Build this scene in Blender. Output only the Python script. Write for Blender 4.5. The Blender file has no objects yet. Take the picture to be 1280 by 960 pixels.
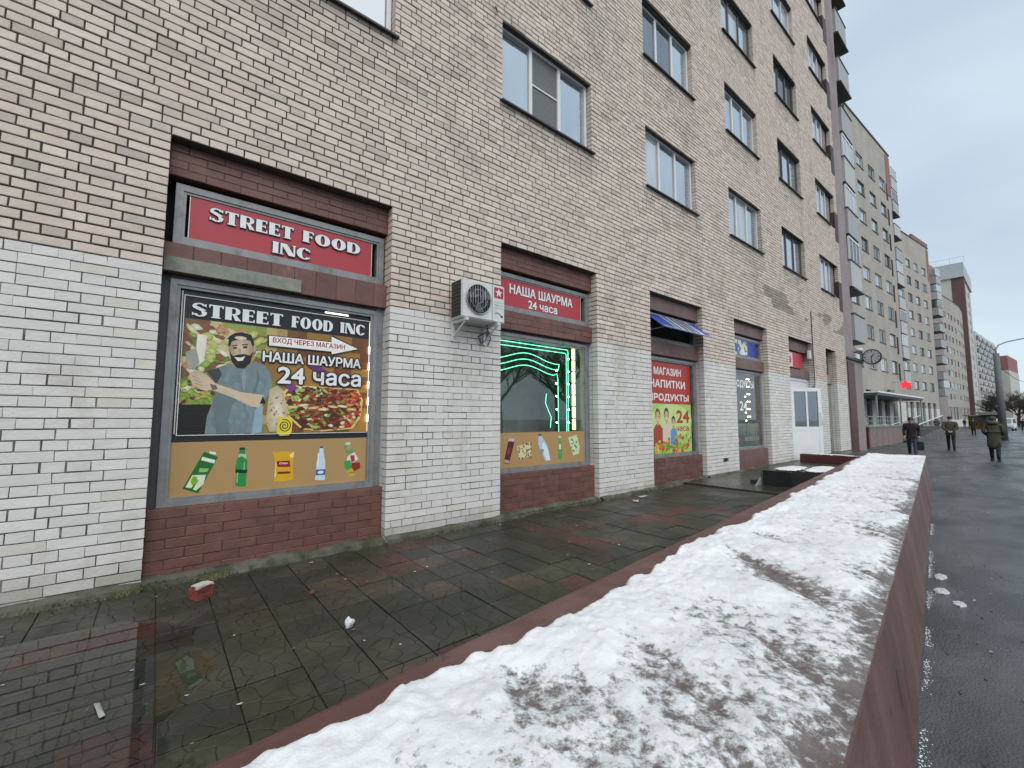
import bpy, bmesh, math, random
import numpy as np
from mathutils import Vector, Matrix, Euler

random.seed(7)
RNG = np.random.default_rng(11)
scene = bpy.context.scene
COL = scene.collection
R = math.radians

# ------------------------------------------------------------------ camera
cam_d = bpy.data.cameras.new('camera')
cam = bpy.data.objects.new('camera', cam_d)
COL.objects.link(cam)
scene.camera = cam
cam_d.sensor_fit = 'HORIZONTAL'
cam_d.sensor_width = 36.0
cam_d.lens = 541.69 / 1280 * 36.0
cam_d.clip_start = 0.05
cam_d.clip_end = 6000
CAM = Vector((0.0301, -4.4388, 1.2296))
YAW, PITCH, ROLL = 0.6848, 0.0809, 0.0011
F_ = Vector((math.sin(YAW) * math.cos(PITCH), math.cos(YAW) * math.cos(PITCH), math.sin(PITCH)))
R_ = Vector((math.cos(YAW), -math.sin(YAW), 0))
U_ = R_.cross(F_)
R2 = R_ * math.cos(ROLL) + U_ * math.sin(ROLL)
U2 = U_ * math.cos(ROLL) - R_ * math.sin(ROLL)
m3 = Matrix((R2, U2, -F_)).transposed()
cam.matrix_world = Matrix.Translation(CAM) @ m3.to_4x4()

# ------------------------------------------------------------------ world: overcast sky
SUN_EL, SUN_AZ = R(52), R(-115)       # the bright part of the cloud deck, street side
world = bpy.data.worlds.new('World')
scene.world = world
world.use_nodes = True
nt = world.node_tree
nt.nodes.clear()
w_out = nt.nodes.new('ShaderNodeOutputWorld')
w_bg = nt.nodes.new('ShaderNodeBackground')
w_bg.inputs['Strength'].default_value = 0.1
w_sky = nt.nodes.new('ShaderNodeTexSky')
w_sky.sky_type = 'NISHITA'
w_sky.sun_disc = False
w_sky.sun_elevation = SUN_EL
w_sky.sun_rotation = R(205)
w_sky.air_density = 1.5
w_sky.dust_density = 6.0
w_tc = nt.nodes.new('ShaderNodeTexCoord')
w_map = nt.nodes.new('ShaderNodeMapping')
w_map.inputs['Scale'].default_value = (1.0, 1.0, 2.2)
w_noise = nt.nodes.new('ShaderNodeTexNoise')
w_noise.inputs['Scale'].default_value = 1.3
w_noise.inputs['Detail'].default_value = 4.0
w_noise.inputs['Roughness'].default_value = 0.5
w_ramp = nt.nodes.new('ShaderNodeValToRGB')
w_ramp.color_ramp.elements[0].position = 0.36
w_ramp.color_ramp.elements[0].color = (0.48, 0.585, 0.70, 1)
w_ramp.color_ramp.elements[1].position = 0.66
w_ramp.color_ramp.elements[1].color = (0.67, 0.80, 0.875, 1)
w_mul = nt.nodes.new('ShaderNodeVectorMath')
w_mul.operation = 'MULTIPLY'
w_mul.inputs[1].default_value = (8.35, 8.35, 8.35)
w_mix = nt.nodes.new('ShaderNodeMix')
w_mix.data_type = 'RGBA'
w_mix.inputs['Factor'].default_value = 0.93     # the cloud deck hides most of the clear sky
nt.links.new(w_tc.outputs['Generated'], w_map.inputs['Vector'])
nt.links.new(w_map.outputs['Vector'], w_noise.inputs['Vector'])
nt.links.new(w_noise.outputs['Fac'], w_ramp.inputs['Fac'])
nt.links.new(w_ramp.outputs['Color'], w_mul.inputs[0])
nt.links.new(w_sky.outputs['Color'], w_mix.inputs['A'])
nt.links.new(w_mul.outputs['Vector'], w_mix.inputs['B'])
nt.links.new(w_mix.outputs['Result'], w_bg.inputs['Color'])
nt.links.new(w_bg.outputs['Background'], w_out.inputs['Surface'])

sun_d = bpy.data.lights.new('sun', 'SUN')
sun_d.energy = 1.5
sun_d.angle = R(70)
sun_d.color = (1.0, 0.955, 0.90)
sun = bpy.data.objects.new('sun', sun_d)
COL.objects.link(sun)
sd = Vector((math.cos(SUN_EL) * math.cos(SUN_AZ), math.cos(SUN_EL) * math.sin(SUN_AZ), math.sin(SUN_EL)))
sun.rotation_euler = (-sd).to_track_quat('-Z', 'Y').to_euler()

vs = scene.view_settings
vs.view_transform = 'Standard'
vs.look = 'None'
vs.gamma = 1.0
vs.exposure = 0.48
vs.use_curve_mapping = False
scene.cycles.max_bounces = 6
scene.cycles.diffuse_bounces = 3
scene.cycles.glossy_bounces = 3
scene.cycles.transmission_bounces = 4
scene.cycles.transparent_max_bounces = 12
scene.cycles.caustics_reflective = False
scene.cycles.caustics_refractive = False

# ------------------------------------------------------------------ helpers
def tag(o, label=None, cat=None, group=None, kind=None):
    if label: o['label'] = label
    if cat: o['category'] = cat
    if group: o['group'] = group
    if kind: o['kind'] = kind
    return o

def empty(name, loc=(0, 0, 0), rz=0.0, parent=None):
    o = bpy.data.objects.new(name, None)
    o.empty_display_size = 0.2
    COL.objects.link(o)
    o.location = loc
    o.rotation_euler = (0, 0, rz)
    if parent: o.parent = parent
    return o

class MB:
    """collects polygons, builds ONE mesh object"""
    def __init__(s):
        s.v = []; s.f = []; s.m = []; s.c = []; s.hascol = False
    def poly(s, pts, mat=0, col=None):
        i = len(s.v)
        s.v.extend([tuple(p) for p in pts])
        s.f.append(tuple(range(i, i + len(pts))))
        s.m.append(mat); s.c.append(col)
        if col is not None: s.hascol = True
    def faces(s, verts, faces, mat=0, col=None):
        i = len(s.v)
        s.v.extend([tuple(p) for p in verts])
        for f in faces:
            s.f.append(tuple(i + k for k in f)); s.m.append(mat); s.c.append(col)
        if col is not None: s.hascol = True
    def box(s, x0, x1, y0, y1, z0, z1, mat=0, col=None):
        v = [(x0, y0, z0), (x1, y0, z0), (x1, y1, z0), (x0, y1, z0), (x0, y0, z1), (x1, y0, z1), (x1, y1, z1), (x0, y1, z1)]
        s.faces(v, [(0, 3, 2, 1), (4, 5, 6, 7), (0, 1, 5, 4), (1, 2, 6, 5), (2, 3, 7, 6), (3, 0, 4, 7)], mat, col)
    def bbox(s, x0, x1, y0, y1, z0, z1, b=0.01, mat=0, col=None):
        """box with chamfered edges"""
        bm = bmesh.new()
        bmesh.ops.create_cube(bm, size=1.0)
        for v in bm.verts:
            v.co = Vector(((x0 + x1) / 2 + v.co.x * (x1 - x0), (y0 + y1) / 2 + v.co.y * (y1 - y0), (z0 + z1) / 2 + v.co.z * (z1 - z0)))
        bmesh.ops.bevel(bm, geom=bm.edges[:], offset=b, segments=2, affect='EDGES', profile=0.6)
        s.bm(bm, mat, col)
    def bm(s, bm, mat=0, col=None):
        bm.verts.index_update()
        s.faces([v.co[:] for v in bm.verts], [[v.index for v in f.verts] for f in bm.faces], mat, col)
        bm.free()
    def tube(s, pts, r, n=8, mat=0, col=None, cap=True):
        pts = [Vector(p) for p in pts]
        rs = r if isinstance(r, (list, tuple)) else [r] * len(pts)
        vs_ = []; fs = []
        prev = None
        for i, p in enumerate(pts):
            if i == 0: t = pts[1] - pts[0]
            elif i == len(pts) - 1: t = pts[-1] - pts[-2]
            else: t = (pts[i + 1] - pts[i]).normalized() + (pts[i] - pts[i - 1]).normalized()
            if t.length < 1e-9: t = Vector((0, 0, 1))
            t.normalize()
            if prev is None:
                a = Vector((0, 0, 1)) if abs(t.z) < 0.9 else Vector((1, 0, 0))
            else:
                a = prev
            u = t.cross(a)
            if u.length < 1e-6: u = t.cross(Vector((0.3, 0.7, 0.2)))
            u.normalize(); w = u.cross(t).normalized(); prev = w
            for k in range(n):
                an = 2 * math.pi * k / n
                vs_.append(p + (u * math.cos(an) + w * math.sin(an)) * rs[i])
        for i in range(len(pts) - 1):
            for k in range(n):
                a = i * n + k; b = i * n + (k + 1) % n
                fs.append((a, b, b + n, a + n))
        if cap:
            fs.append(tuple(range(n - 1, -1, -1)))
            L = (len(pts) - 1) * n
            fs.append(tuple(range(L, L + n)))
        s.faces(vs_, fs, mat, col)
    def build(s, name, mats, parent=None, smooth=False, loc=None, rz=None):
        me = bpy.data.meshes.new(name)
        me.from_pydata(s.v, [], s.f)
        if not isinstance(mats, (list, tuple)): mats = [mats]
        for m in mats: me.materials.append(m)
        if len(mats) > 1:
            me.polygons.foreach_set('material_index', s.m)
        if s.hascol:
            ca = me.color_attributes.new('Col', 'FLOAT_COLOR', 'CORNER')
            arr = []
            for f, c in zip(s.f, s.c):
                c = c if c is not None else (0.5, 0.5, 0.5)
                arr.extend([q for cc in c for q in (cc[0], cc[1], cc[2], 1.0)] if isinstance(c, list) else (c[0], c[1], c[2], 1.0) * len(f))
            ca.data.foreach_set('color', arr)
        if smooth:
            me.polygons.foreach_set('use_smooth', [True] * len(me.polygons))
        me.update()
        o = bpy.data.objects.new(name, me)
        COL.objects.link(o)
        if parent: o.parent = parent
        if loc is not None: o.location = loc
        if rz is not None: o.rotation_euler = (0, 0, rz)
        return o

def one(name, mat, parent, *a, **k):
    """a part that is one box"""
    b = MB(); b.box(*a); return b.build(name, mat, parent, **k)

def np_mesh(name, V, Fq, mats, parent=None, col=None, smooth=False, extra=None):
    """mesh from numpy verts and quad faces; col: per-face colour"""
    me = bpy.data.meshes.new(name)
    nv, nf = len(V), len(Fq)
    me.vertices.add(nv); me.vertices.foreach_set('co', np.asarray(V, np.float32).ravel())
    me.loops.add(nf * 4); me.loops.foreach_set('vertex_index', np.asarray(Fq, np.int32).ravel())
    me.polygons.add(nf); me.polygons.foreach_set('loop_start', np.arange(0, nf * 4, 4, dtype=np.int32))
    me.polygons.foreach_set('use_smooth', np.full(nf, bool(smooth)))
    me.update(calc_edges=True)
    if col is not None:
        ca = me.color_attributes.new('Col', 'FLOAT_COLOR', 'CORNER')
        c4 = np.ones((nf, 4, 4), np.float32); c4[:, :, :3] = np.asarray(col, np.float32)[:, None, :]
        ca.data.foreach_set('color', c4.ravel())
    if extra is not None:
        for k, a in extra.items():
            at = me.attributes.new(k, 'FLOAT', 'POINT'); at.data.foreach_set('value', np.asarray(a, np.float32))
    for m in (mats if isinstance(mats, (list, tuple)) else [mats]): me.materials.append(m)
    o = bpy.data.objects.new(name, me); COL.objects.link(o)
    if parent: o.parent = parent
    return o

def copy_tree(o, parent=None):
    c = o.copy(); COL.objects.link(c)
    if parent: c.parent = parent
    for ch in list(o.children): copy_tree(ch, c)
    return c

# numpy value noise ---------------------------------------------------------
_T = np.random.default_rng(3).random((256, 256))
def vnoise(x, y):
    x = np.asarray(x, float); y = np.asarray(y, float)
    xi = np.floor(x).astype(int); yi = np.floor(y).astype(int)
    fx = x - xi; fy = y - yi
    fx = fx * fx * (3 - 2 * fx); fy = fy * fy * (3 - 2 * fy)
    a = _T[xi & 255, yi & 255]; b = _T[(xi + 1) & 255, yi & 255]
    c = _T[xi & 255, (yi + 1) & 255]; d = _T[(xi + 1) & 255, (yi + 1) & 255]
    return (a * (1 - fx) + b * fx) * (1 - fy) + (c * (1 - fx) + d * fx) * fy
def fbm(x, y, o=4, g=0.5):
    s = 0; a = 1; t = 0
    for k in range(o):
        s = s + a * vnoise(x * 2 ** k + 17.3 * k, y * 2 ** k + 9.1 * k); t += a; a *= g
    return s / t
def sstep(a, b, x):
    t = np.clip((np.asarray(x, float) - a) / (b - a), 0, 1); return t * t * (3 - 2 * t)

# ------------------------------------------------------------------ materials
def N(nt, t, **k):
    n = nt.nodes.new(t)
    for a, b in k.items():
        if hasattr(n, a): setattr(n, a, b)
        else: n.inputs[a].default_value = b
    return n

def mat(name, col, rough=0.7, var=0.15, scale=6.0, bump=0.0, bscale=40.0, metal=0.0, col2=None, spec=0.5,
        attr=False, emit=None, estr=0.0, rvar=0.0, stretch=None, dirt=None, dscale=1.5, dpos=(0.5, 0.72)):
    """principled with noise-driven colour variation, optional second colour (patches), dirt and bump"""
    m = bpy.data.materials.new(name); m.use_nodes = True
    nt = m.node_tree; L = nt.links
    p = nt.nodes['Principled BSDF']
    tc = N(nt, 'ShaderNodeTexCoord')
    geo = N(nt, 'ShaderNodeNewGeometry')
    src = geo.outputs['Position']
    if stretch:
        mp = N(nt, 'ShaderNodeMapping'); mp.inputs['Scale'].default_value = stretch
        L.new(src, mp.inputs['Vector']); src = mp.outputs['Vector']
    n1 = N(nt, 'ShaderNodeTexNoise'); n1.inputs['Scale'].default_value = scale; n1.inputs['Detail'].default_value = 6; n1.inputs['Roughness'].default_value = 0.62
    L.new(src, n1.inputs['Vector'])
    if attr:
        at = N(nt, 'ShaderNodeVertexColor', layer_name='Col'); base = at.outputs['Color']
    else:
        rgb = N(nt, 'ShaderNodeRGB'); rgb.outputs[0].default_value = (*col, 1); base = rgb.outputs[0]
    if col2 is not None:
        n2 = N(nt, 'ShaderNodeTexNoise'); n2.inputs['Scale'].default_value = scale * 0.35; n2.inputs['Detail'].default_value = 5
        L.new(src, n2.inputs['Vector'])
        mr = N(nt, 'ShaderNodeMapRange'); mr.inputs['From Min'].default_value = 0.45; mr.inputs['From Max'].default_value = 0.62
        L.new(n2.outputs['Fac'], mr.inputs['Value'])
        mx = N(nt, 'ShaderNodeMix', data_type='RGBA'); L.new(mr.outputs[0], mx.inputs['Factor']); L.new(base, mx.inputs['A'])
        mx.inputs['B'].default_value = (*col2, 1); base = mx.outputs['Result']
    mr = N(nt, 'ShaderNodeMapRange'); mr.inputs['From Min'].default_value = 0.25; mr.inputs['From Max'].default_value = 0.75
    mr.inputs['To Min'].default_value = 1 - var; mr.inputs['To Max'].default_value = 1 + var
    L.new(n1.outputs['Fac'], mr.inputs['Value'])
    vm = N(nt, 'ShaderNodeVectorMath', operation='SCALE'); L.new(base, vm.inputs[0]); L.new(mr.outputs[0], vm.inputs['Scale'])
    base = vm.outputs[0]
    if dirt is not None:
        n3 = N(nt, 'ShaderNodeTexNoise'); n3.inputs['Scale'].default_value = dscale; n3.inputs['Detail'].default_value = 8; n3.inputs['Roughness'].default_value = 0.65
        mp2 = N(nt, 'ShaderNodeMapping'); mp2.inputs['Scale'].default_value = (1, 1, 0.55); mp2.inputs['Location'].default_value = (3.1, 7.7, 1.3)
        L.new(geo.outputs['Position'], mp2.inputs['Vector']); L.new(mp2.outputs['Vector'], n3.inputs['Vector'])
        m3_ = N(nt, 'ShaderNodeMapRange'); m3_.inputs['From Min'].default_value = dpos[0]; m3_.inputs['From Max'].default_value = dpos[1]
        L.new(n3.outputs['Fac'], m3_.inputs['Value'])
        mx = N(nt, 'ShaderNodeMix', data_type='RGBA'); L.new(m3_.outputs[0], mx.inputs['Factor']); L.new(base, mx.inputs['A'])
        mx.inputs['B'].default_value = (*dirt, 1); base = mx.outputs['Result']
    L.new(base, p.inputs['Base Color'])
    p.inputs['Metallic'].default_value = metal
    p.inputs['Specular IOR Level'].default_value = spec
    if rvar > 0:
        mr2 = N(nt, 'ShaderNodeMapRange'); mr2.inputs['From Min'].default_value = 0.3; mr2.inputs['From Max'].default_value = 0.7
        mr2.inputs['To Min'].default_value = max(0.02, rough - rvar); mr2.inputs['To Max'].default_value = min(1, rough + rvar)
        n4 = N(nt, 'ShaderNodeTexNoise'); n4.inputs['Scale'].default_value = scale * 0.3; n4.inputs['Detail'].default_value = 5
        L.new(src, n4.inputs['Vector']); L.new(n4.outputs['Fac'], mr2.inputs['Value']); L.new(mr2.outputs[0], p.inputs['Roughness'])
    else:
        p.inputs['Roughness'].default_value = rough
    if bump > 0:
        nb = N(nt, 'ShaderNodeTexNoise'); nb.inputs['Scale'].default_value = bscale; nb.inputs['Detail'].default_value = 6
        L.new(geo.outputs['Position'], nb.inputs['Vector'])
        bp = N(nt, 'ShaderNodeBump'); bp.inputs['Strength'].default_value = bump; bp.inputs['Distance'].default_value = 0.01
        L.new(nb.outputs['Fac'], bp.inputs['Height']); L.new(bp.outputs['Normal'], p.inputs['Normal'])
    if emit is not None:
        p.inputs['Emission Color'].default_value = (*emit, 1); p.inputs['Emission Strength'].default_value = estr
    return m

def glass_mat(name, refl=0.5, tint=(0.85, 0.92, 0.97), back=(0.10, 0.12, 0.13), rough=0.02, var=0.3):
    """window pane seen from outside: sky mirror over a dim room or curtain"""
    m = bpy.data.materials.new(name); m.use_nodes = True
    nt = m.node_tree; L = nt.links; nt.nodes.clear()
    out = N(nt, 'ShaderNodeOutputMaterial')
    gl = N(nt, 'ShaderNodeBsdfGlossy'); gl.inputs['Color'].default_value = (*tint, 1); gl.inputs['Roughness'].default_value = rough
    df = N(nt, 'ShaderNodeBsdfDiffuse')
    geo = N(nt, 'ShaderNodeNewGeometry')
    n1 = N(nt, 'ShaderNodeTexNoise'); n1.inputs['Scale'].default_value = 1.1; n1.inputs['Detail'].default_value = 3
    mp = N(nt, 'ShaderNodeMapping'); mp.inputs['Scale'].default_value = (3.0, 3.0, 0.4)
    L.new(geo.outputs['Position'], mp.inputs['Vector']); L.new(mp.outputs['Vector'], n1.inputs['Vector'])
    mr = N(nt, 'ShaderNodeMapRange'); mr.inputs['From Min'].default_value = 0.3; mr.inputs['From Max'].default_value = 0.7
    mr.inputs['To Min'].default_value = 1 - var; mr.inputs['To Max'].default_value = 1 + var
    L.new(n1.outputs['Fac'], mr.inputs['Value'])
    vm = N(nt, 'ShaderNodeVectorMath', operation='SCALE'); vm.inputs[0].default_value = back; L.new(mr.outputs[0], vm.inputs['Scale'])
    L.new(vm.outputs[0], df.inputs['Color'])
    nb = N(nt, 'ShaderNodeTexNoise'); nb.inputs['Scale'].default_value = 1.7
    bp = N(nt, 'ShaderNodeBump'); bp.inputs['Strength'].default_value = 0.05; bp.inputs['Distance'].default_value = 0.02
    L.new(geo.outputs['Position'], nb.inputs['Vector']); L.new(nb.outputs['Fac'], bp.inputs['Height']); L.new(bp.outputs['Normal'], gl.inputs['Normal'])
    mx = N(nt, 'ShaderNodeMixShader'); mx.inputs[0].default_value = refl
    L.new(df.outputs[0], mx.inputs[1]); L.new(gl.outputs[0], mx.inputs[2]); L.new(mx.outputs[0], out.inputs['Surface'])
    return m

def clear_glass(name, boost=0.0, ior=1.5):
    m = bpy.data.materials.new(name); m.use_nodes = True
    nt = m.node_tree; L = nt.links; nt.nodes.clear()
    out = N(nt, 'ShaderNodeOutputMaterial')
    gl = N(nt, 'ShaderNodeBsdfGlossy'); gl.inputs['Roughness'].default_value = 0.01; gl.inputs['Color'].default_value = (1, 1, 1, 1)
    tr = N(nt, 'ShaderNodeBsdfTransparent'); tr.inputs['Color'].default_value = (0.96, 0.98, 0.97, 1)
    fr = N(nt, 'ShaderNodeFresnel'); fr.inputs['IOR'].default_value = ior
    ad = N(nt, 'ShaderNodeMath', operation='ADD'); ad.inputs[1].default_value = boost; ad.use_clamp = True
    L.new(fr.outputs[0], ad.inputs[0])
    mx = N(nt, 'ShaderNodeMixShader')
    L.new(ad.outputs[0], mx.inputs[0]); L.new(tr.outputs[0], mx.inputs[1]); L.new(gl.outputs[0], mx.inputs[2]); L.new(mx.outputs[0], out.inputs['Surface'])
    return m

def emit_mat(name, col, strength):
    m = bpy.data.materials.new(name); m.use_nodes = True
    nt = m.node_tree; L = nt.links; nt.nodes.clear()
    out = N(nt, 'ShaderNodeOutputMaterial'); e = N(nt, 'ShaderNodeEmission')
    e.inputs['Color'].default_value = (*col, 1); e.inputs['Strength'].default_value = strength
    L.new(e.outputs[0], out.inputs['Surface'])
    return m

M = {}
M['brick'] = mat('brick_face', (1, 1, 1), rough=0.85, var=0.10, scale=9, bump=0.25, bscale=55, attr=True, dirt=(0.27, 0.26, 0.22), dscale=1.1, dpos=(0.55, 0.86))
M['brick_paint'] = mat('painted_brick_face', (1, 1, 1), rough=0.62, var=0.05, scale=7, bump=0.30, bscale=45, attr=True, dirt=(0.40, 0.375, 0.31), dscale=1.6, dpos=(0.54, 0.86))
M['mortar'] = mat('dark_mortar', (0.075, 0.068, 0.06), rough=0.95, var=0.35, scale=14, bump=0.5, bscale=80)
M['mortar_paint'] = mat('painted_mortar', (0.10, 0.095, 0.088), rough=0.9, var=0.5, scale=11, bump=0.3, bscale=80, col2=(0.24, 0.23, 0.22))
M['redbrick'] = mat('red_painted_brick', (1, 1, 1), rough=0.5, var=0.22, scale=7, bump=0.3, bscale=60, attr=True, dirt=(0.26, 0.15, 0.12), dscale=6, dpos=(0.62, 0.74), rvar=0.12)
M['redmortar'] = mat('red_painted_joint', (0.115, 0.046, 0.037), rough=0.7, var=0.3, scale=12)
M['frame'] = mat('grey_aluminium_frame', (0.25, 0.255, 0.26), rough=0.42, var=0.18, scale=8, metal=0.25, dirt=(0.07, 0.065, 0.06), dscale=5, dpos=(0.55, 0.8))
M['frame_dark'] = mat('dark_grey_frame', (0.085, 0.085, 0.09), rough=0.5, var=0.2, scale=8)
M['pvc'] = mat('white_plastic_frame', (0.72, 0.73, 0.74), rough=0.4, var=0.05)
M['dark'] = mat('dark_interior', (0.02, 0.02, 0.02), rough=0.9, var=0.2)
M['flash'] = mat('dark_metal_flashing', (0.03, 0.028, 0.03), rough=0.5, var=0.3, scale=10)
M['concrete'] = mat('mossy_concrete', (0.10, 0.097, 0.08), rough=0.85, var=0.3, scale=9, bump=0.6, bscale=35, col2=(0.045, 0.052, 0.024), dirt=(0.026, 0.028, 0.018), dscale=4, dpos=(0.5, 0.75))
M['concrete_grey'] = mat('grey_cement_patch', (0.24, 0.25, 0.22), rough=0.85, var=0.2, scale=9, bump=0.3, bscale=40, dirt=(0.12, 0.12, 0.10), dscale=4)
M['asphalt'] = mat('wet_asphalt', (0.052, 0.056, 0.056), rough=0.37, var=0.5, scale=3.1, bump=0.55, bscale=85, rvar=0.24, spec=0.6, dirt=(0.017, 0.020, 0.021), dscale=0.8, dpos=(0.46, 0.60), stretch=(.45, 1.3, 1))
M['road'] = mat('wet_road', (0.038, 0.04, 0.042), rough=0.35, var=0.3, scale=1.2, bump=0.2, bscale=90, rvar=0.15, col2=(0.10, 0.105, 0.11))
M['earth'] = mat('dirty_snow_ground', (0.30, 0.31, 0.32), rough=0.9, var=0.4, scale=0.3, col2=(0.07, 0.065, 0.055))
M['wallred'] = mat('dark_red_painted_concrete', (0.108, 0.050, 0.044), rough=0.5, var=0.22, scale=6, bump=0.45, bscale=30, dirt=(0.03, 0.018, 0.017), dscale=7, dpos=(0.60, 0.70), rvar=0.16, col2=(0.135, 0.075, 0.068), stretch=(1, 1, .25))
M['walltop'] = mat('gritty_wet_wall_top', (0.085, 0.052, 0.047), rough=0.6, var=0.5, scale=22, bump=0.7, bscale=90, col2=(0.20, 0.18, 0.175), rvar=0.2)
M['mauve'] = mat('mauve_plaster', (0.29, 0.245, 0.245), rough=0.85, var=0.12, scale=2, bump=0.15, dirt=(0.20, 0.16, 0.155), dscale=0.8)
M['darkbrown'] = mat('dark_brown_paint', (0.045, 0.024, 0.024), rough=0.6, var=0.25, scale=3)
M['darkred'] = mat('dark_red_paint', (0.075, 0.018, 0.016), rough=0.5, var=0.25, scale=3)
M['granite'] = mat('pink_granite', (0.24, 0.165, 0.15), rough=0.45, var=0.35, scale=18, col2=(0.17, 0.12, 0.11))
M['snow'] = mat('old_snow', (0.80, 0.82, 0.84), rough=0.75, var=0.04, scale=10, bump=0.5, bscale=45)
M['steel'] = mat('galvanised_steel', (0.42, 0.43, 0.45), rough=0.4, var=0.15, metal=0.6)
M['black'] = mat('black_painted_metal', (0.012, 0.012, 0.013), rough=0.45, var=0.3)
M['white'] = mat('white_enamel', (0.62, 0.64, 0.63), rough=0.4, var=0.10, scale=6, dirt=(0.34, 0.33, 0.29), dscale=5, dpos=(0.55, 0.85))
M['rubber'] = mat('black_rubber', (0.02, 0.02, 0.02), rough=0.7, var=0.2)
M['print'] = mat('printed_vinyl', (1, 1, 1), rough=0.35, var=0.05, scale=9, attr=True)
M['print_lit'] = mat('backlit_print', (1, 1, 1), rough=0.35, var=0.10, scale=16, attr=True)
M['glassA'] = glass_mat('sky_reflecting_pane', 0.62, back=(0.22, 0.25, 0.27))
M['glassB'] = glass_mat('curtained_pane', 0.40, back=(0.42, 0.44, 0.45))
M['glassC'] = glass_mat('dim_pane', 0.30, back=(0.06, 0.065, 0.07))
M['mesh'] = mat('grey_insect_mesh', (0.15, 0.155, 0.155), rough=0.8, var=0.25, scale=30)
M['glass'] = clear_glass('shop_glass', 0.09)
M['water'] = clear_glass('puddle_water', 0.0, 1.33)
# ================================================================== SETTING
# building-side frame: wall plane y = 0, street runs along +X, camera side is -Y
def zp(x):                       # shop terrace level
    return -0.062 + 0.0095 * max(0.0, x - 1.2)
Z_SW, Z_RD = -0.35, -0.47
KERB = [(-60, -13.2), (0, -7.8), (48.7, -3.4), (64, -2.2), (100, 0.4), (150, 1.0), (250, -10), (420, -40)]

b = MB()
b.poly([(-900, -900, -0.62), (1500, -900, -0.62), (1500, 900, -0.62), (-900, 900, -0.62)])
tag(b.build('ground', M['earth']), 'dirty snowy ground reaching to the horizon', 'ground', kind='structure')
b = MB()
for (x0, y0), (x1, y1) in zip(KERB[:-1], KERB[1:]):
    n = 6
    for i in range(n):
        a0 = i / n; a1 = (i + 1) / n
        xa, ya = x0 + (x1 - x0) * a0, y0 + (y1 - y0) * a0
        xb, yb = x0 + (x1 - x0) * a1, y0 + (y1 - y0) * a1
        b.poly([(xa, ya, Z_SW), (xb, yb, Z_SW), (xb, 34, Z_SW), (xa, 34, Z_SW)])
tag(b.build('sidewalk', M['asphalt']), 'wide wet grey asphalt pavement along the street', 'pavement', kind='structure')
b = MB()
for (x0, y0), (x1, y1) in zip(KERB[:-1], KERB[1:]):
    b.poly([(x0, y0 - 16, Z_RD), (x1, y1 - 16, Z_RD), (x1, y1, Z_RD), (x0, y0, Z_RD)])
tag(b.build('road', M['road']), 'wet road beyond the kerb on the right', 'road', kind='structure')
b = MB()
for (x0, y0), (x1, y1) in zip(KERB[:-1], KERB[1:]):
    d = Vector((x1 - x0, y1 - y0, 0)).normalized(); nrm = Vector((-d.y, d.x, 0))
    A = Vector((x0, y0, 0)); B_ = Vector((x1, y1, 0))
    zt, zb = Z_SW + 0.012, Z_RD - 0.1
    q = [A + nrm * 0.16, A - nrm * 0.02, B_ - nrm * 0.02, B_ + nrm * 0.16]
    b.faces([(p.x, p.y, z) for z in (zb, zt) for p in q], [(4, 5, 6, 7), (1, 2, 6, 5), (0, 1, 5, 4), (2, 3, 7, 6), (3, 0, 4, 7)])
tag(b.build('kerb', M['concrete_grey']), 'grey stone kerb edging the asphalt pavement', 'kerb', kind='structure')

# -------- shop terrace (paved strip between the shops and the low wall)
WD = Vector((0.99363, 0.11268, 0)); WN = Vector((0.11268, -0.99363, 0))   # along the low wall, across it to the street
W0 = Vector((0.14, -2.925, 0))                                           # a point on its inner edge
W_W, W_TOP = 1.255, 0.30
def wl(s, t, z): p = W0 + WD * s + WN * t; return (p.x, p.y, z)
def inner_y(x): return W0.y + (x - W0.x) * WD.y / WD.x

PIT = (8.75, 10.9)     # basement stair pit beside the low wall
b = MB()
xs = [-7, -4, 0, 1.2, 3, 5, 7.9, PIT[0], PIT[1], 12, 13.7, 19.4]
for x0, x1 in zip(xs[:-1], xs[1:]):
    dz = -0.012 if x1 <= 7.9 else (0.03 if x1 <= 13.7 else 0.03)
    yi0, yi1 = inner_y(x0) + 0.0, inner_y(x1) + 0.0
    if x0 >= PIT[0] - 1e-6 and x1 <= PIT[1] + 1e-6: yi0 = yi1 = -0.86
    if x0 >= 13.7 - 1e-6: yi0 = yi1 = -1.25
    b.poly([(x0, yi0, zp(x0) + dz), (x1, yi1, zp(x1) + dz), (x1, 0.4, zp(x1) + dz), (x0, 0.4, zp(x0) + dz)])
b.poly([(7.9, inner_y(7.9), zp(7.9) - 0.02), (7.9, 0.0, zp(7.9) - 0.02), (7.9, 0.0, zp(7.9) + 0.03), (7.9, inner_y(7.9), zp(7.9) + 0.03)])
b.poly([(13.7, -1.25, -0.36), (19.4, -1.25, -0.36), (19.4, -1.25, zp(19.4) + 0.03), (13.7, -1.25, zp(13.7) + 0.03)])
b.poly([(19.4, -1.25, -0.36), (19.4, 0, -0.36), (19.4, 0, zp(19.4) + 0.03), (19.4, -1.25, zp(19.4) + 0.03)])
M['slab'] = mat('wet_dark_concrete_slab', (0.048, 0.047, 0.042), rough=0.32, var=0.4, scale=3, bump=0.35, bscale=60, rvar=0.15, col2=(0.034, 0.036, 0.027))
terrace = tag(b.build('shop_terrace', M['slab']), 'dark wet paved strip between the shop windows and the low wall', 'pavement', kind='structure')

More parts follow.
